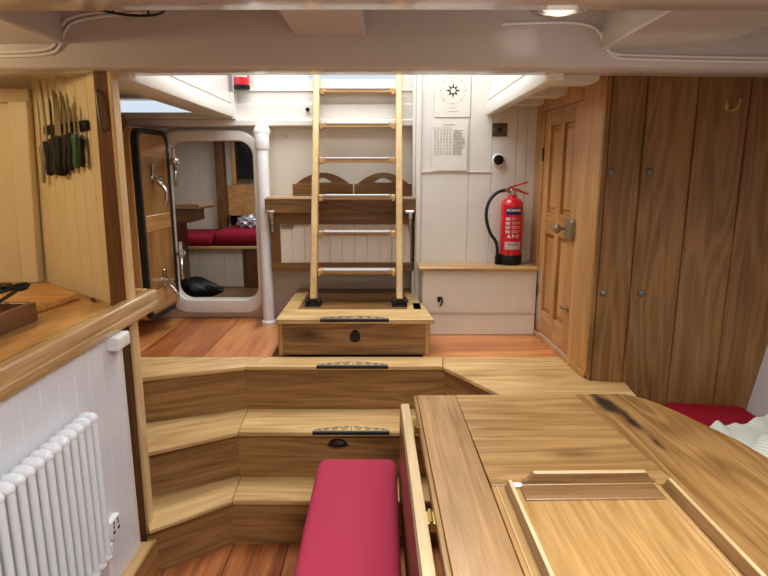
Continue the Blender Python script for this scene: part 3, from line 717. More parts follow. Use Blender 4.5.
def extinguisher(cx, cy, z0, h, r, name, label, hose=True, face=-PI/2, wide=1.):
    t = thing(name, label, 'fire extinguisher', (cx, cy, z0))
    hb = h*.78
    b = B(); lathe(b, [(r*.97, z0+.02), (r, z0+.024), (r, z0+hb-.045), (r*.95, z0+hb-.022), (r*.75, z0+hb-.006), (r*.42, z0+hb+.003), (r*.36, z0+hb+.02), (r*.3, z0+hb+.02)], (cx, cy, 0), 'z', 40)
    obj('cylinder', b, 'exred', t)
    b = B(); lathe(b, [(r*.98, z0), (r*1.03, z0+.004), (r*1.03, z0+(.055 if h > .4 else .022)), (r*.98, z0+(.06 if h > .4 else .024))], (cx, cy, 0), 'z', 40); obj('base_ring', b, 'black', t, 'black plastic foot')
    def wrap(b, zc, rr, a0=face):
        for v in b.verts:
            a = a0+v.co.x/rr; q = rr+v.co.z; z = zc+v.co.y
            v.co = Vector((cx+q*math.cos(a), cy+q*math.sin(a), z))
        return b
    def patch(x0, x1, z_0, z_1, off):
        b = B(); t_ = bmesh.new(); N = 14; rows = []
        for i in range(N+1):
            a = face+(x0+(x1-x0)*i/N)/r; q = r+off
            rows.append([t_.verts.new((cx+q*math.cos(a), cy+q*math.sin(a), z)) for z in (z_0, z_1)])
        for p, q in zip(rows, rows[1:]): t_.faces.new((p[0], q[0], q[1], p[1]))
        bmesh.ops.solidify(t_, geom=t_.faces[:], thickness=.0004); merge(b, t_); return b
    f = h/.44
    obj('label_band', patch(-.045, .045, z0+.262*f, z0+.295*f, .0008), 'blue', t, 'dark blue label band')
    obj('lettering', wrap(text_bm('POWDER', .019, .0004, .0006), z0+.283*f, r+.0016), 'ink', t, 'white lettering')
    b = B()
    for i, w in enumerate((.030, .052, .050, .046)):
        for k in range(2): b.from_mesh((lambda q: (lambda me: (q.to_mesh(me), q.free(), me)[2])(bpy.data.meshes.new('x')))(patch(-.010, -.010+w*(.9 if k else 1), z0+(.244-.022*i-.008*k)*f, z0+(.2475-.022*i-.008*k)*f, .0009)))
    obj('small_print', b, 'ink', t)
    b = B()
    for i in range(4): b.from_mesh((lambda q: (lambda me: (q.to_mesh(me), q.free(), me)[2])(bpy.data.meshes.new('x')))(patch(-.046, -.020, z0+(.232-.022*i)*f, z0+(.247-.022*i)*f, .0009)))
    obj('pictogram', b, 'ink', t)
    obj('lettering', wrap(text_bm('A B C', .027, .0004, .001), z0+.150*f, r+.0012), 'ink', t, 'white lettering')
    obj('label_panel', patch(-.046, .046, z0+.083*f, z0+.122*f, .0008), 'ink', t, 'white label panel')
    obj('lettering', wrap(text_bm('FIRE ACTION', .0115, .0004, .0004), z0+.109*f, r+.0014), 'exred', t, 'red lettering')
    b = B(); lathe(b, [(r*.28, z0+hb+.015), (r*.30, z0+hb+.02), (r*.30, z0+hb+.045), (r*.22, z0+hb+.05), (.001, z0+hb+.052)], (cx, cy, 0), 'z', 18)
    bx(b, cx-.018, cx+.02, cy-.011, cy+.011, z0+hb+.03, z0+hb+.052, .003); obj('valve', b, 'chrome', t, 'steel valve')
    b = B(); zt = z0+hb+.05
    hexa(b, [(cx-.022, cy-.010, zt+.004), (cx-.022, cy+.010, zt+.004), (cx+.085, cy+.009, zt+.036), (cx+.085, cy-.009, zt+.036), (cx-.026, cy-.010, zt+.012), (cx-.026, cy+.010, zt+.012), (cx+.083, cy+.009, zt+.045), (cx+.083, cy-.009, zt+.045)], .001)
    obj('lever', b, 'exred', t, 'red squeeze lever')
    b = B(); tube(b, [(cx-.01, cy, zt), (cx+.03, cy, zt-.005), (cx+.06, cy, zt-.018), (cx+.092, cy, zt-.028)], [.009, .008, .006, .005], 8); obj('carry_handle', b, 'exred', t)
    if hose:
        b = B(); s = r/.062
        pts = [(cx-.02, cy, zt-.012), (cx-.05, cy-.004, zt-.004), (cx-.10, cy-.010, zt-.02), (cx-.145, cy-.015, zt-.08), (cx-.152, cy-.018, zt-.16), (cx-.125, cy-.02, zt-.25), (cx-.082, cy-.02, zt-.30), (cx-.076, cy-.02, z0+.05)]
        tube(b, pts, .0095, 12, smooth=2); obj('hose', b, 'rubber', t, 'black rubber hose')
        b = B(); lathe(b, [(.012, 0), (.016, .01), (.013, .05), (.011, .062)], (cx-.076, cy-.02, z0), 'z', 14); bx(b, cx-.09, cx-.05, cy-.03, cy-.01, z0+.028, z0+.048, .003); obj('nozzle', b, 'black', t, 'black nozzle and clip')
        b = B(); lathe(b, [(.012, 0), (.012, .025), (.010, .028)], (cx-.045, cy-.003, zt-.006), 'x', 12); obj('hose_ferrule', b, 'chrome', t, 'steel ferrule')
    return t
extinguisher(.732, 3.285, 1.076, .485, .063, 'fire_extinguisher', 'red powder fire extinguisher with black hose standing on the oak locker top')
extinguisher(-.835, 3.515, 2.075, .34, .046, 'fire_extinguisher', 'small red fire extinguisher hanging in the top left corner of the hatch coaming', False)
b = B(); bx(b, -.86, -.81, 3.562, 3.584, 2.24, 2.30, .002); tag(obj('wall_bracket', b, 'black'), 'black bracket behind the small red fire extinguisher', 'bracket')

# charts on the boards
ch = thing('compass_chart', 'pale paper with a black eight-pointed compass star above the printed table', 'chart', (.385, 3.355, 1.905))
box('sheet', 'paper', ch, .285, .485, 3.3545, 3.3555, 1.905, 2.125, 0)
b = B(); cx, cz = .388, 2.048
for i in range(8):
    a = PI/2+i*PI/4; L = .042 if i % 2 == 0 else .038
    p0 = (cx+L*math.cos(a), cz+L*math.sin(a)); p1 = (cx+.017*math.cos(a-.39), cz+.017*math.sin(a-.39)); p2 = (cx+.017*math.cos(a+.39), cz+.017*math.sin(a+.39))
    prism(b, [p0, p1, (cx+.013*math.cos(a), cz+.013*math.sin(a)), p2], 3.3533, 3.3545, 'y')
obj('compass_star', b, 'inkblk', ch, 'black star')
b = B()
for i in range(32):
    a = 2*PI*i/32; w = .004 if i % 4 == 0 else .0022; cxx, czz = cx+.070*math.cos(a), cz+.070*math.sin(a)
    bx(b, cxx-w, cxx+w, 3.3538, 3.3545, czz-w, czz+w, 0)
for i in range(16):
    a = 2*PI*(i+.5)/16; cxx, czz = cx+.054*math.cos(a), cz+.054*math.sin(a); bx(b, cxx-.0015, cxx+.0015, 3.3538, 3.3545, czz-.0015, czz+.0015, 0)
for z, w in ((1.955, .02), (1.935, .032)): bx(b, cx-w, cx+w, 3.3538, 3.3545, z-.0012, z+.0012, 0)
obj('printed_marks', b, 'line', ch)
ch = thing('printed_table', 'off-white sheet with printed grid of figures below the compass chart', 'chart', (.375, 3.352, 1.608))
b = B(); bx(b, .275, .475, 3.349, 3.350, 1.608, 1.893, 0); obj('sheet', b, 'paper', ch)
b = B(); random.seed(3)
bx(b, .335, .40, 3.3475, 3.3482, 1.862, 1.866, 0)
for r in range(19):
    z = 1.848-.0083*r
    for c in range(6): 
        x = .285+.0175*c; bx(b, x, x+random.uniform(.006, .012), 3.3475, 3.3482, z-.0012, z+.0012, 0)
    if r > 1: bx(b, .392, .392+random.uniform(.045, .07), 3.3475, 3.3482, z-.0016, z+.0016, 0)
obj('printed_figures', b, 'line', ch)

# switch plate and brass turn knob
t = thing('switch_plate', 'square dark bronze switch plate high on the white boards', 'switch', (.655, 3.36, 1.80))
box('plate', 'dkbronze', t, .615, .70, 3.352, 3.36, 1.80, 1.872, .002); box('rocker', 'black', t, .645, .665, 3.347, 3.353, 1.825, 1.848, .002)
for x in (.628, .686): 
    b = B(); lathe(b, [(.004, 0), (.003, .002), (.001, .002)], (0, 0, 0), 'z', 8, Matrix.Translation((x, 3.352, 1.836)) @ Matrix.Rotation(PI/2, 4, 'X')); obj('screw', b, 'brass', t)
t = thing('rotary_switch', 'round black and white rotary knob below the dark bronze switch plate', 'switch', (.656, 3.36, 1.668))
b = B(); lathe(b, [(.036, 0), (.036, .006), (.028, .012), (.001, .013)], (0, 0, 0), 'z', 24, Matrix.Translation((.656, 3.36, 1.668)) @ Matrix.Rotation(PI/2, 4, 'X')); obj('collar', b, 'plastic', t, 'white round collar')
b = B(); lathe(b, [(.027, .010), (.029, .014), (.027, .03), (.012, .034), (.010, .028), (.001, .028)], (0, 0, 0), 'z', 24, Matrix.Translation((.656, 3.36, 1.668)) @ Matrix.Rotation(PI/2, 4, 'X')); obj('knob', b, 'black', t, 'black knob')

# ================================================================== PORT SIDE: post, radiator wall, counter
b = B(); hexa(b, [(-1.035, 2.05, 0), (-.953, 2.05, 0), (-.953, 2.098, 0), (-1.035, 2.098, 0), (-.993, 2.05, 1.955), (-.942, 2.05, 1.955), (-.942, 2.098, 1.955), (-.993, 2.098, 1.955)], .003); struct('trim_14', b, 'brown_z')
b = B(); hexa(b, [(-.956, 2.046, 0), (-.944, 2.046, 0), (-.944, 2.102, 0), (-.956, 2.102, 0), (-.944, 2.046, 1.955), (-.930, 2.046, 1.955), (-.930, 2.102, 1.955), (-.944, 2.102, 1.955)], .003); struct('trim_14', b, 'post_lit_z')
m = frame((-.925, 2.045, 0), (0, -1, 0))   # local y points to -X
mr = frame((-.925, -.6, 0), (0, 1, 0))     # local y points to -X? (z x u = -X)
b = B(); grooved(b, 2.51, .19, 1.075, [2.51-.085*i-.04 for i in range(0, 30)], .03, .008, .006, mr); struct('wall_left', b, 'wallw')
b = B(); lathe(b, [(.019, .2), (.019, 1.07)], (-.943, 1.925, 0), 'z', 20); struct('trim_15', b, 'white')
b = B(); bx(b, -.965, -.884, -.6, 1.955, .185, .210, .008, seg=2); struct('trim_16', b, 'oak_y')
b = B(); bx(b, -.93, -.893, -.6, 2.0, 0, .185, .002); struct('trim_17', b, 'riser_y')
# counter with raised oak rail
b = B()
prism(b, [(-2.3, -.6), (-.962, -.6), (-.962, 2.20), (-1.03, 2.20), (-1.09, 2.10), (-1.62, 2.56), (-2.3, 2.56)], 1.075, 1.115, 'z', bev=.002)
o = tag(obj('galley_counter', b, 'counter'), 'wide wooden galley counter behind the raised rail', 'counter')
t = thing('counter_rail', 'thick pale oak rail edging the counter above the radiator', 'rail', (-.93, .9, 1.062))
b = B(); bx(b, -.962, -.912, -.6, 2.25, 1.07, 1.140, .012, seg=3); bx(b, -.962, -.907, -.6, 2.25, 1.062, 1.096, .007, seg=2); obj('rail', b, 'rail', t)
b = B(); bx(b, -1.10, -.955, 2.228, 2.258, 1.115, 1.140, .004); obj('return_rail', b, 'rail', t)

# galley partition carrying the knives, and the cupboard wall left of it
A_ = Vector((-1.0, 2.066, 0)); Bb = Vector((-1.53, 2.53, 0))
b = B(); mk = frame(Bb, A_-Bb); LK = (A_-Bb).length
grooved(b, LK, 1.115, 2.03, [.10+.105*i for i in range(6)], .02, .008, .005, mk)
for v in b.verts:      # the far edge leans inwards with the hull
    q = mk.inverted() @ v.co; k = 1-q.x/LK; q.x += k*.115*(q.z-1.115)/.9; v.co = mk @ q
struct('wall_galley', b, 'galley')
b = B(); hexa(b, [(-2.3, 2.50, 1.115), (-1.53, 2.53, 1.115), (-1.53, 2.56, 1.115), (-2.3, 2.53, 1.115), (-2.3, 2.43, 2.03), (-1.435, 2.46, 2.03), (-1.435, 2.49, 2.03), (-2.3, 2.46, 2.03)]); struct('wall_galley', b, 'galley')
b = B(); hexa(b, [(-2.3, 2.41, 1.88), (-1.455, 2.44, 1.88), (-1.455, 2.48, 1.88), (-2.3, 2.46, 1.88), (-2.3, 2.40, 1.935), (-1.45, 2.43, 1.935), (-1.45, 2.48, 1.935), (-2.3, 2.46, 1.935)], .004); struct('trim_18', b, 'galley')
b = B(); hexa(b, [(-1.60, 2.475, 1.12), (-1.53, 2.478, 1.12), (-1.53, 2.52, 1.12), (-1.60, 2.52, 1.12), (-1.535, 2.42, 1.885), (-1.455, 2.425, 1.885), (-1.455, 2.48, 1.885), (-1.535, 2.48, 1.885)], .004); struct('trim_18', b, 'galley')
# oak side lining beyond the post
b = B(); bx(b, -1.56, -1.53, 2.55, 3.6, DK, 1.93, 0); struct('wall_left', b, 'honey_y')
b = B(); bx(b, -1.50, -1.44, 2.9, 2.95, DK, 1.93, .004); struct('trim_19', b, 'honey')

# magnetic rack with knives
def K(px, pz, out=.0): return mk @ Vector((px, -out, pz))
b = B(); bx(b, .225, .640, -.016, -.0, 1.745, 1.782, .007, mat=mk, seg=2); tag(obj('knife_rack', b, 'black'), 'black magnetic knife rack on the cream galley partition', 'rack')
rk = []
def knife(x, zt, zg, zb, bw, hw, mat, label, lean=0., hook=False):
    """blade tip at zt, guard at zg, handle end at zb"""
    hw *= 1.15; mm = mk @ Matrix.Translation((x+.02, -.024, zg)) @ Matrix.Rotation(lean, 4, 'Y')
    t = thing('kitchen_knife', label, 'knife', mk @ Vector((x+.02, -.024, zg)), 'knives on the magnetic rack')
    L = zt-zg
    b = B(); prism(b, [(-bw/2, 0), (bw/2, 0), (bw/2, L*.55), (bw*.3, L*.85), (-bw*.40, L), (-bw/2, L*.96)], -.0012, .0012, 'y', mat=mm); obj('blade', b, 'steel', t)
    H = zg-zb
    b = B(); tube(b, [(0, 0, .004), (0, 0, -H*.1), (.002, 0, -H*.5), (-.002, 0, -H*.85), (-.003, 0, -H)], [hw*.5, hw*.52, hw*.42, hw*.5, hw*.36], 12, mat=mm @ Matrix.Diagonal((1, .62, 1, 1))); obj('handle', b, mat, t)
    return t
# px positions along the panel measured from its far-left end
kn = [(.195, 1.88, 1.70, 1.555, .013, .024, 'steel', 'slim all-steel knife at the left end of the magnetic rack', .10),
      (.262, 1.95, 1.715, 1.587, .020, .040, 'black', 'long serrated bread knife with a black handle near the left of the rack', .03),
      (.322, 1.88, 1.72, 1.592, .022, .038, 'black', 'knife with a black sheathed blade, third from the left on the rack', .12),
      (.385, 1.905, 1.73, 1.588, .060, .070, 'black', 'broad cook\'s knife with a large black handle mid rack', .10),
      (.450, 1.845, 1.732, 1.605, .026, .036, 'black', 'short wide knife with black handle just right of the broad cook\'s knife', .15),
      (.493, 1.88, 1.738, 1.607, .020, .034, 'black', 'narrow pointed knife with black handle left of the green one', .12),
      (.541, 1.842, 1.73, 1.615, .016, .036, 'green', 'small knife with a green handle on the magnetic rack', .10),
      (.578, 1.80, 1.718, 1.618, .014, .030, 'black', 'small black-handled paring knife at the right end of the rack', .0)]
for a in kn:
    t = knife(*a[:8], lean=a[8])
    if 'sheathed' in a[7]:
        for c in t.children:
            if c.name.startswith('blade'): c.data.materials[0] = M['black']; c['label'] = 'black sheathed blade'
b = B(); tube(b, [(-.982, 2.05, 1.875), (-.980, 2.034, 1.865), (-.976, 2.034, 1.755), (-.976, 2.05, 1.735)], .004, 8, smooth=1)
tag(obj('post_handle', b, 'grey'), 'thin steel handle fixed high on the brown post', 'handle')

# radiator
t = thing('column_radiator', 'white tubular column radiator on the boarded wall', 'radiator', (-.86, 1.1, .42))
def section_bm():
    b = B(); pts_f = (-.845, 0)
    for x in (-.868, -.904):
        tube(b, [(x, 0, .415), (x, 0, .875)], .0105, 14)
    for z, s in ((.878, 1), (.410, -1)):
        t_ = bmesh.new(); bmesh.ops.create_uvsphere(t_, u_segments=18, v_segments=10, radius=1)
        for v in t_.verts: v.co = Vector((-.886+v.co.x*.031, v.co.y*.0178, z+v.co.z*.020))
        merge(b, t_)
    return b
first = None
for i in range(25):
    y = 1.592-.039*i
    if first is None:
        b = section_bm(); bmesh.ops.translate(b, verts=b.verts, vec=(0, y, 0)); first = obj('section', b, 'rad', t)
    else:
        c = first.copy(); C.objects.link(c); c.parent = t; c.location = (0, -.039*i, 0)
b = B(); lathe(b, [(.008, 0), (.008, .10), (.014, .10), (.016, .115), (.014, .13), (.001, .135)], (-.885, 1.625, .30), 'z', 14); tube(b, [(-.885, 1.59, .410), (-.885, 1.63, .410)], .009, 10); obj('valve', b, 'plastic', t, 'white valve')
b = B(); tube(b, [(-.906, .64, .410), (-.906, .60, .410), (-.906, .60, .212)], .008, 10); obj('pipe_tail', b, 'plastic', t)
for y in (1.5, .85):
    b = B(); bx(b, -.925, -.905, y-.01, y+.01, .84, .86, .002); obj('wall_bracket', b, 'rad', t)
# outlets and sensor
def outlet(y0, y1, z0, z1, label, dots):
    t = thing('wall_socket', label, 'socket', (-.925, (y0+y1)/2, z0))
    box('face_plate', 'plastic', t, -.926, -.905, y0, y1, z0, z1, .004)
    b = B()
    for (u, v) in dots: bx(b, -.906, -.9035, y0+(y1-y0)*u-.003, y0+(y1-y0)*u+.003, z0+(z1-z0)*v-.005, z0+(z1-z0)*v+.005, 0)
    obj('slots', b, 'inkblk', t)
outlet(1.695, 1.76, .395, .46, 'white double socket low on the wall nearest the steps', [(.2, .3), (.32, .3), (.26, .6), (.68, .3), (.8, .3), (.74, .6), (.3, .82), (.7, .82)])
outlet(1.655, 1.688, .40, .452, 'narrow white socket between the radiator and the double socket', [(.5, .2), (.5, .5), (.5, .8)])
t = thing('wall_sensor', 'small white plastic sensor box under the counter rail by the post', 'sensor', (-.91, 1.867, 1.012))
box('case', 'plastic', t, -.926, -.885, 1.82, 1.915, 1.012, 1.060, .005); box('lens', 'paper2', t, -.886, -.883, 1.835, 1.895, 1.022, 1.05, .002)

# counter clutter
t = thing('cutlery_box', 'dark wooden open box of kitchen tools on the galley counter', 'box', (-1.3, 1.6, 1.115))
for a in ((-1.175, -1.155, 1.20, 1.845), (-1.50, -1.48, 1.20, 1.845)): box('side', 'darkwood', t, *a, 1.115, 1.178, .002)
for a in ((-1.48, -1.175, 1.825, 1.845), (-1.48, -1.175, 1.20, 1.22)): box('end', 'darkwood', t, *a, 1.115, 1.178, .002)
box('bottom', 'darkwood', t, -1.48, -1.175, 1.22, 1.825, 1.115, 1.122, 0)
sets = [((-1.19, 1.50), (-1.27, 1.93), 1.195), ((-1.24, 1.45), (-1.34, 1.95), 1.20), ((-1.31, 1.5), (-1.20, 1.80), 1.228), ((-1.37, 1.45), (-1.42, 1.93), 1.198)]
for i, (p, q, z) in enumerate(sets):
    b = B(); P = Vector((*p, z-.03)); Q = Vector((*q, z+.004)); d = (Q-P).normalized(); n = d.cross(Vector((0, 0, 1)))
    tube(b, [P, P.lerp(Q, .4), P.lerp(Q, .75), Q], [.009, .006, .006, .007], 8)
    if i % 2 == 0:
        tube(b, [Q+n*(.022*math.cos(a))+d*(.028+.028*math.sin(a)) for a in [2*PI*k/14 for k in range(14)]], .005, 8, closed=True)
    else: bx(b, -.02, .02, -.006, .006, -.004, .05, .003, mat=frame(Q, n, d))
    tag(obj('kitchen_tool', b, 'black'), ['black loop-ended kitchen tool nearest the rail in the cutlery box', 'black flat-ended kitchen tool second from the rail in the cutlery box', 'black loop-ended tool crossing the others in the cutlery box', 'black flat-ended kitchen tool farthest from the rail in the cutlery box'][i], 'utensil', 'kitchen tools in the cutlery box')
b = B(); prism(b, [(-1.185, 2.17), (-1.45, 2.40), (-1.66, 2.18), (-1.62, 1.86), (-1.22, 1.90)], 1.116, 1.138, 'z', bev=.003)
tag(obj('chopping_board', b, 'board'), 'orange-toned wooden chopping board on the counter behind the cutlery box', 'chopping board')

# ================================================================== TABLE
t = thing('saloon_table', 'large oak table with raised fiddles and a dropped left leaf', 'table', (.65, 1.1, 0))
TZ = .75
edge = [(.915, 2.088), (.945, 2.08), (.985, 2.05), (1.025, 1.99), (1.06, 1.91), (1.09, 1.82), (1.135, 1.70), (1.155, 1.58), (1.17, 1.42), (1.178, 1.2), (1.18, .5), (1.18, .2)]
def tb(poly, mat, z0=TZ-.034, z1=TZ, name='table_board', lab=None, bev=.0015):
    b = B(); prism(b, poly, z0, z1, 'z', bev=bev); return obj(name, b, mat, t, lab)
tb([(.128, .2), (.283, .2), (.277, 2.088), (.128, 2.088)], 'tab_y')
tb([(.284, 1.436), (.803, 1.436), (.743, 2.088), (.278, 2.088)], 'tab_x')
tb([(.785, .2)]+edge[::-1][0:0]+[(1.18, .2)]+edge[::-1][1:]+[(.744, 2.088), (.804, 1.436), (.785, 1.40)], 'tab_r')
tb([(.284, .2), (.784, .2), (.784, 1.435), (.284, 1.435)], 'tab_c', TZ-.034, TZ-.003)
b = B(); bx(b, .113, .1275, .2, 2.09, TZ-.036, TZ-.001, .006, seg=2); obj('edge_moulding', b, 'tab_y', t)
# fiddles
def fid(p, q, n, h=.03, w=.016, mat='fiddle', em='edge'):
    d = Vector((q[0]-p[0], q[1]-p[1], 0)); L = d.length; m = frame((p[0], p[1], TZ), d)
    b = B(); prism(b, [(0, 0), (L, 0), (L, .006), (L-.012, .010), (L-.026, h), (.026, h), (.012, .010), (0, .006)], -w/2, w/2, 'y', bev=.001, mat=m); f = obj('fiddle', b, mat, t)
    b = B(); bx(b, .028, L-.028, -w/2+.001, w/2-.001, h-.002, h+.002, .001, mat=m); obj('fiddle_capping', b, em, f, 'pale top edge')  # capping paler than the fiddle below it
fid((.375, 1.447), (.745, 1.447), 0, mat='fiddle_x', em='edge_x')
fid((.325, .3), (.325, 1.425), 0, h=.036, w=.012); fid((.760, .3), (.760, 1.425), 0, h=.036, w=.012)
b = B(); bx(b, .296, .299, .2, 1.43, TZ-.003, TZ+.001, 0); bx(b, .737, .740, .2, 1.43, TZ-.003, TZ+.001, 0); obj('inlay_line', b, 'edge', t, 'pale inlay line')
b = B(); bx(b, .36, .735, 1.36, 1.43, TZ-.003, TZ+.003, .002); obj('tray_batten', b, 'fiddle_x', t)
for x, y in ((.352, 1.432), (.772, 1.405)):
    b = B(); prism(b, rrect(x-.017, x+.017, y-.011, y+.011, .010, 4), TZ, TZ+.004, 'z', bev=.001); obj('corner_socket', b, 'plastic', t, 'small white corner socket')
# dropped leaf and hinges
b = B(); bx(b, .062, .094, .2, 2.03, .36, .742, .006, seg=2); lf = obj('dropped_leaf', b, 'edge', t, 'leaf hanging down, pale top edge')
b = B(); bx(b, .057, .063, .2, 2.01, .37, .738, .001); obj('leaf_batten', b, 'brown_y', lf)
for y in (1.86, 1.31):
    b = B(); tube(b, [(.103, y-.028, .738), (.103, y+.028, .738)], .0055, 10); bx(b, .090, .103, y-.026, y+.026, .733, .7365, .001); bx(b, .101, .118, y-.026, y+.026, .71, .7365, .001); obj('hinge', b, 'brass', t, 'brass hinge')
for y in (.55, 1.70):
    b = B(); prism(b, [(.35, .06), (.95, .06), (.86, .716), (.42, .716)], y-.02, y+.02, 'y', bev=.003); bx(b, .28, 1.02, y-.035, y+.035, 0, .06, .005); obj('trestle', b, 'brown_x', t)
b = B(); bx(b, .62, .68, .57, 1.68, .22, .30, .003); obj('stretcher', b, 'brown_y', t)

t.rotation_euler.z = .02; t.location += Vector((.0198, .0106, 0))
# ================================================================== SEATING
t = thing('bench_seat', 'dark oak bench under the pink cushion', 'bench', (-.08, 1.3, 0))
box('bench_top', 'brown_y', t, -.262, .042, .3, 2.085, .365, .385, .004); box('side_panel', 'brown_y', t, -.25, -.23, .32, 2.07, 0, .365, .002); box('side_panel', 'brown_y', t, .015, .035, .32, 2.07, 0, .365, .002); box('end_panel', 'brown_x', t, -.23, .015, 2.05, 2.07, 0, .365, .002)
def cushion(x0, x1, y0, y1, z0, z1, r=.03, puff=.012, name='seat_cushion', mat='pink', skew=0):
    b = B(); t_ = bmesh.new(); bmesh.ops.create_cube(t_, size=1)
    for v in t_.verts: v.co = Vector(((x0+x1)/2+v.co.x*(x1-x0), (y0+y1)/2+v.co.y*(y1-y0), (z0+z1)/2+v.co.z*(z1-z0)))
    ve = [e for e in t_.edges if abs(e.verts[0].co.z-e.verts[1].co.z) > .01]
    bmesh.ops.bevel(t_, geom=ve, offset=r*1.3, segments=5, profile=.5, affect='EDGES')
    te = [e for e in t_.edges if abs(e.verts[0].co.z-e.verts[1].co.z) < 1e-5 and len(e.link_faces) == 2 and e.calc_face_angle(0) > 1]
    bmesh.ops.bevel(t_, geom=te, offset=r, segments=5, profile=.55, affect='EDGES')
    bmesh.ops.subdivide_edges(t_, edges=[e for e in t_.edges if e.calc_length() > .12], cuts=6, use_grid_fill=True)
    for v in t_.verts:
        u = (v.co.x-x0)/(x1-x0); w = (v.co.y-y0)/(y1-y0)
        if v.co.z > (z0+z1)/2: v.co.z += puff*math.sin(PI*max(0, min(1, u)))*min(1, math.sin(PI*max(0, min(1, w)))*3)
    merge(b, t_); return obj(name, b, mat, smooth=True, ang=50)
o = tag(cushion(-.262, .050, .32, 2.10, .385, .484, .032, .010), 'long pink bench cushion left of the table', 'cushion')
t = thing('settee_bench', 'boxed settee base along the hull side beyond the table', 'settee', (1.37, 1.2, 0))
box('front_panel', 'brown_y', t, 1.22, 1.24, .0, 2.38, 0, .46, .003); box('seat_board', 'brown_y', t, 1.22, 1.54, .0, 2.34, .46, .485, .003)
def settee_cushion():
    b = B(); t_ = bmesh.new()
    pts = [(1.20, 0), (1.20, 2.32), (1.25, 2.395), (1.57, 2.345), (1.57, 0)]
    prism(t_, pts, .487, .602, 'z'); 
    bmesh.ops.bevel(t_, geom=t_.edges[:], offset=.028, segments=4, profile=.5, affect='EDGES'); merge(b, t_); return b
tag(obj('settee_cushion', settee_cushion(), 'red', ang=50), 'dark red settee cushion in the corner against the boarded partition', 'cushion')
# knitted blanket thrown over the settee
b = B(); t_ = bmesh.new(); N, Mn = 46, 30; random.seed(5)
gridv = []
for j in range(N+1):
    row = []
    for i in range(Mn+1):
        u, w = i/Mn, j/N
        x = 1.19+.40*u+.015*math.sin(w*17); y = 1.99-.9*w+.03*math.sin(u*5)+.22*u
        z = .618+.018*math.sin(u*9+w*13)+.014*math.sin(w*31+u*4)+.008*math.sin(u*27)
        z = max(z, .611)
        if u > .8: z += (u-.8)*.16
        row.append(t_.verts.new((min(x, 1.585), y, z)))
    gridv.append(row)
for j in range(N):
    for i in range(Mn): t_.faces.new((gridv[j][i], gridv[j][i+1], gridv[j+1][i+1], gridv[j+1][i]))
bmesh.ops.recalc_face_normals(t_, faces=t_.faces)
bmesh.ops.solidify(t_, geom=t_.faces[:], thickness=.007); merge(b, t_)
tag(obj('knitted_blanket', b, 'knit', ang=80), 'pale green and cream knitted blanket crumpled on the red settee cushion', 'blanket')

# ================================================================== LAMPS AND CABLES ON THE BEAMS
def ceiling_lamp(cx, cy, zc, r, ring, gl, name, label, cage=False):
    t = thing(name, label, 'lamp', (cx, cy, zc))
    b = B(); lathe(b, [(r*.95, zc), (r*.95, zc-.02), (r*.8, zc-.03)], (cx, cy, 0), 'z', 30); obj('base_plate', b, ring if cage else 'plastic', t)
    b = B(); lathe(b, [(r*.78, zc-.028), (r*.76, zc-.05), (r*.6, zc-.075), (r*.35, zc-.09), (.001, zc-.094)], (cx, cy, 0), 'z', 30); obj('glass_dome', b, gl, t)
    b = B(); tube(b, [(cx+r*math.cos(2*PI*i/36), cy+r*math.sin(2*PI*i/36), zc-(.085 if cage else .07)) for i in range(36)], (.004 if cage else .007), 8, closed=True); obj('ring', b, ring, t)
    if cage:
        for k in range(6):
            a = 2*PI*k/6+.3; b = B(); tube(b, [(cx+r*math.cos(a), cy+r*math.sin(a), zc-.085), (cx+r*.9*math.cos(a), cy+r*.9*math.sin(a), zc-.02)], .0035, 6); obj('cage_bar', b, ring, t)
ceiling_lamp(-.735, 1.76, 2.15, .10, 'black', 'lampdull', 'caged_lamp', 'unlit lamp with a black wire cage under the ceiling, left', True)
ceiling_lamp(.50, 1.74, 2.13, .085, 'chrome', 'lampglass', 'dome_lamp', 'lit round glass lamp with a chrome rim under the ceiling, right')
b = B(); bx(b, .40, .60, 1.64, 1.84, 2.128, 2.152, .004); struct('trim_20', b, 'beam')
def cable(pts, name, label, grp):
    b = B(); tube(b, pts, .0045, 8, smooth=2); return tag(obj(name, b, 'plastic'), label, 'cable', grp)
cy = 1.994
R1 = [(.385, cy, 2.074), (.62, cy, 2.080), (.70, cy, 2.062), (.722, cy, 2.01), (.745, cy, 1.982), (.80, cy, 1.978), (1.05, cy, 1.972), (1.5, cy, 1.965), (2.0, cy, 1.955)]
cable(R1, 'electric_cable', 'white cable clipped along the right of the main beam, upper of the pair', 'cables on the main beam')
cable([(x+.012, y, z-.012) for x, y, z in R1[2:]], 'electric_cable', 'white cable clipped along the right of the main beam, lower of the pair', 'cables on the main beam')
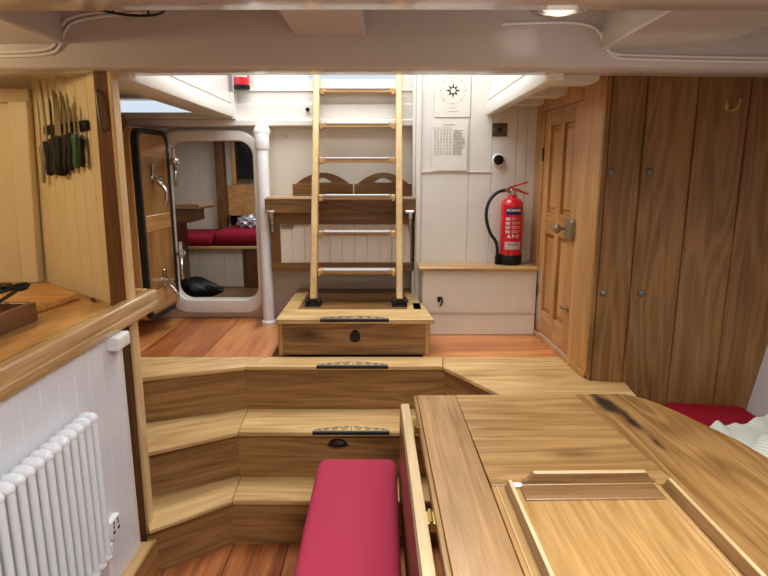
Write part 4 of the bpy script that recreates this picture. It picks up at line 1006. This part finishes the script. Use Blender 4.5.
L1 = [(-.80, cy, 2.12), (-1.02, cy, 2.10), (-1.06, cy, 2.06), (-1.075, cy, 2.015), (-1.11, cy, 1.99), (-1.3, cy, 1.985), (-1.8, cy, 1.975)]
cable(L1, 'electric_cable', 'white cable bending down the left of the main beam, upper of the pair', 'cables on the main beam')
cable([(x+.012, y, z-.012) for x, y, z in L1], 'electric_cable', 'white cable bending down the left of the main beam, lower of the pair', 'cables on the main beam')

# ================================================================== LIGHT AND CAMERA
def area(name, loc, rot, sx, sy, power, col):
    l = bpy.data.lights.new(name, 'AREA'); l.shape = 'RECTANGLE'; l.size = sx; l.size_y = sy; l.energy = power; l.color = col
    o = bpy.data.objects.new(name, l); C.objects.link(o); o.location = loc; o.rotation_euler = rot; return o
area('hatch_daylight', (-.16, 2.95, 2.95), (0, 0, 0), 1.5, 1.4, 51, (.95, .98, 1))
area('skylight_daylight', (.55, .25, 2.44), (0, 0, 0), 1.3, 1.5, 62, (.96, .98, 1))
def pt(name, loc, power, col, r=.05):
    l = bpy.data.lights.new(name, 'POINT'); l.energy = power; l.color = col; l.shadow_soft_size = r
    o = bpy.data.objects.new(name, l); C.objects.link(o); o.location = loc
pt('galley_lamp', (-1.75, 1.55, 1.98), 13, (1, .76, .44), .06)
pt('dome_lamp_glow', (.50, 1.74, 1.99), .25, (1, .93, .82), .07)
area('cabin_fill', (-1.1, 4.3, 1.91), (0, 0, 0), .5, .5, 7, (.95, .97, 1))  # added fill to brighten the closed cabin, no source stands there
w = bpy.data.worlds.new('sky'); bpy.context.scene.world = w; w.use_nodes = True
w.node_tree.nodes['Background'].inputs[0].default_value = (.80, .90, 1, 1); w.node_tree.nodes['Background'].inputs[1].default_value = .9

cam = bpy.data.cameras.new('camera'); co = bpy.data.objects.new('camera', cam); C.objects.link(co)
co.location = (0, 0, 1.6); co.rotation_euler = (R(90-11.5), 0, 0)
cam.sensor_width = 36; cam.lens = 570/768*36; cam.clip_start = .02
bpy.context.scene.camera = co
vs = bpy.context.scene.view_settings
vs.view_transform = 'Standard'; vs.look = 'None'; vs.gamma = 1; vs.exposure = 0; vs.use_curve_mapping = False
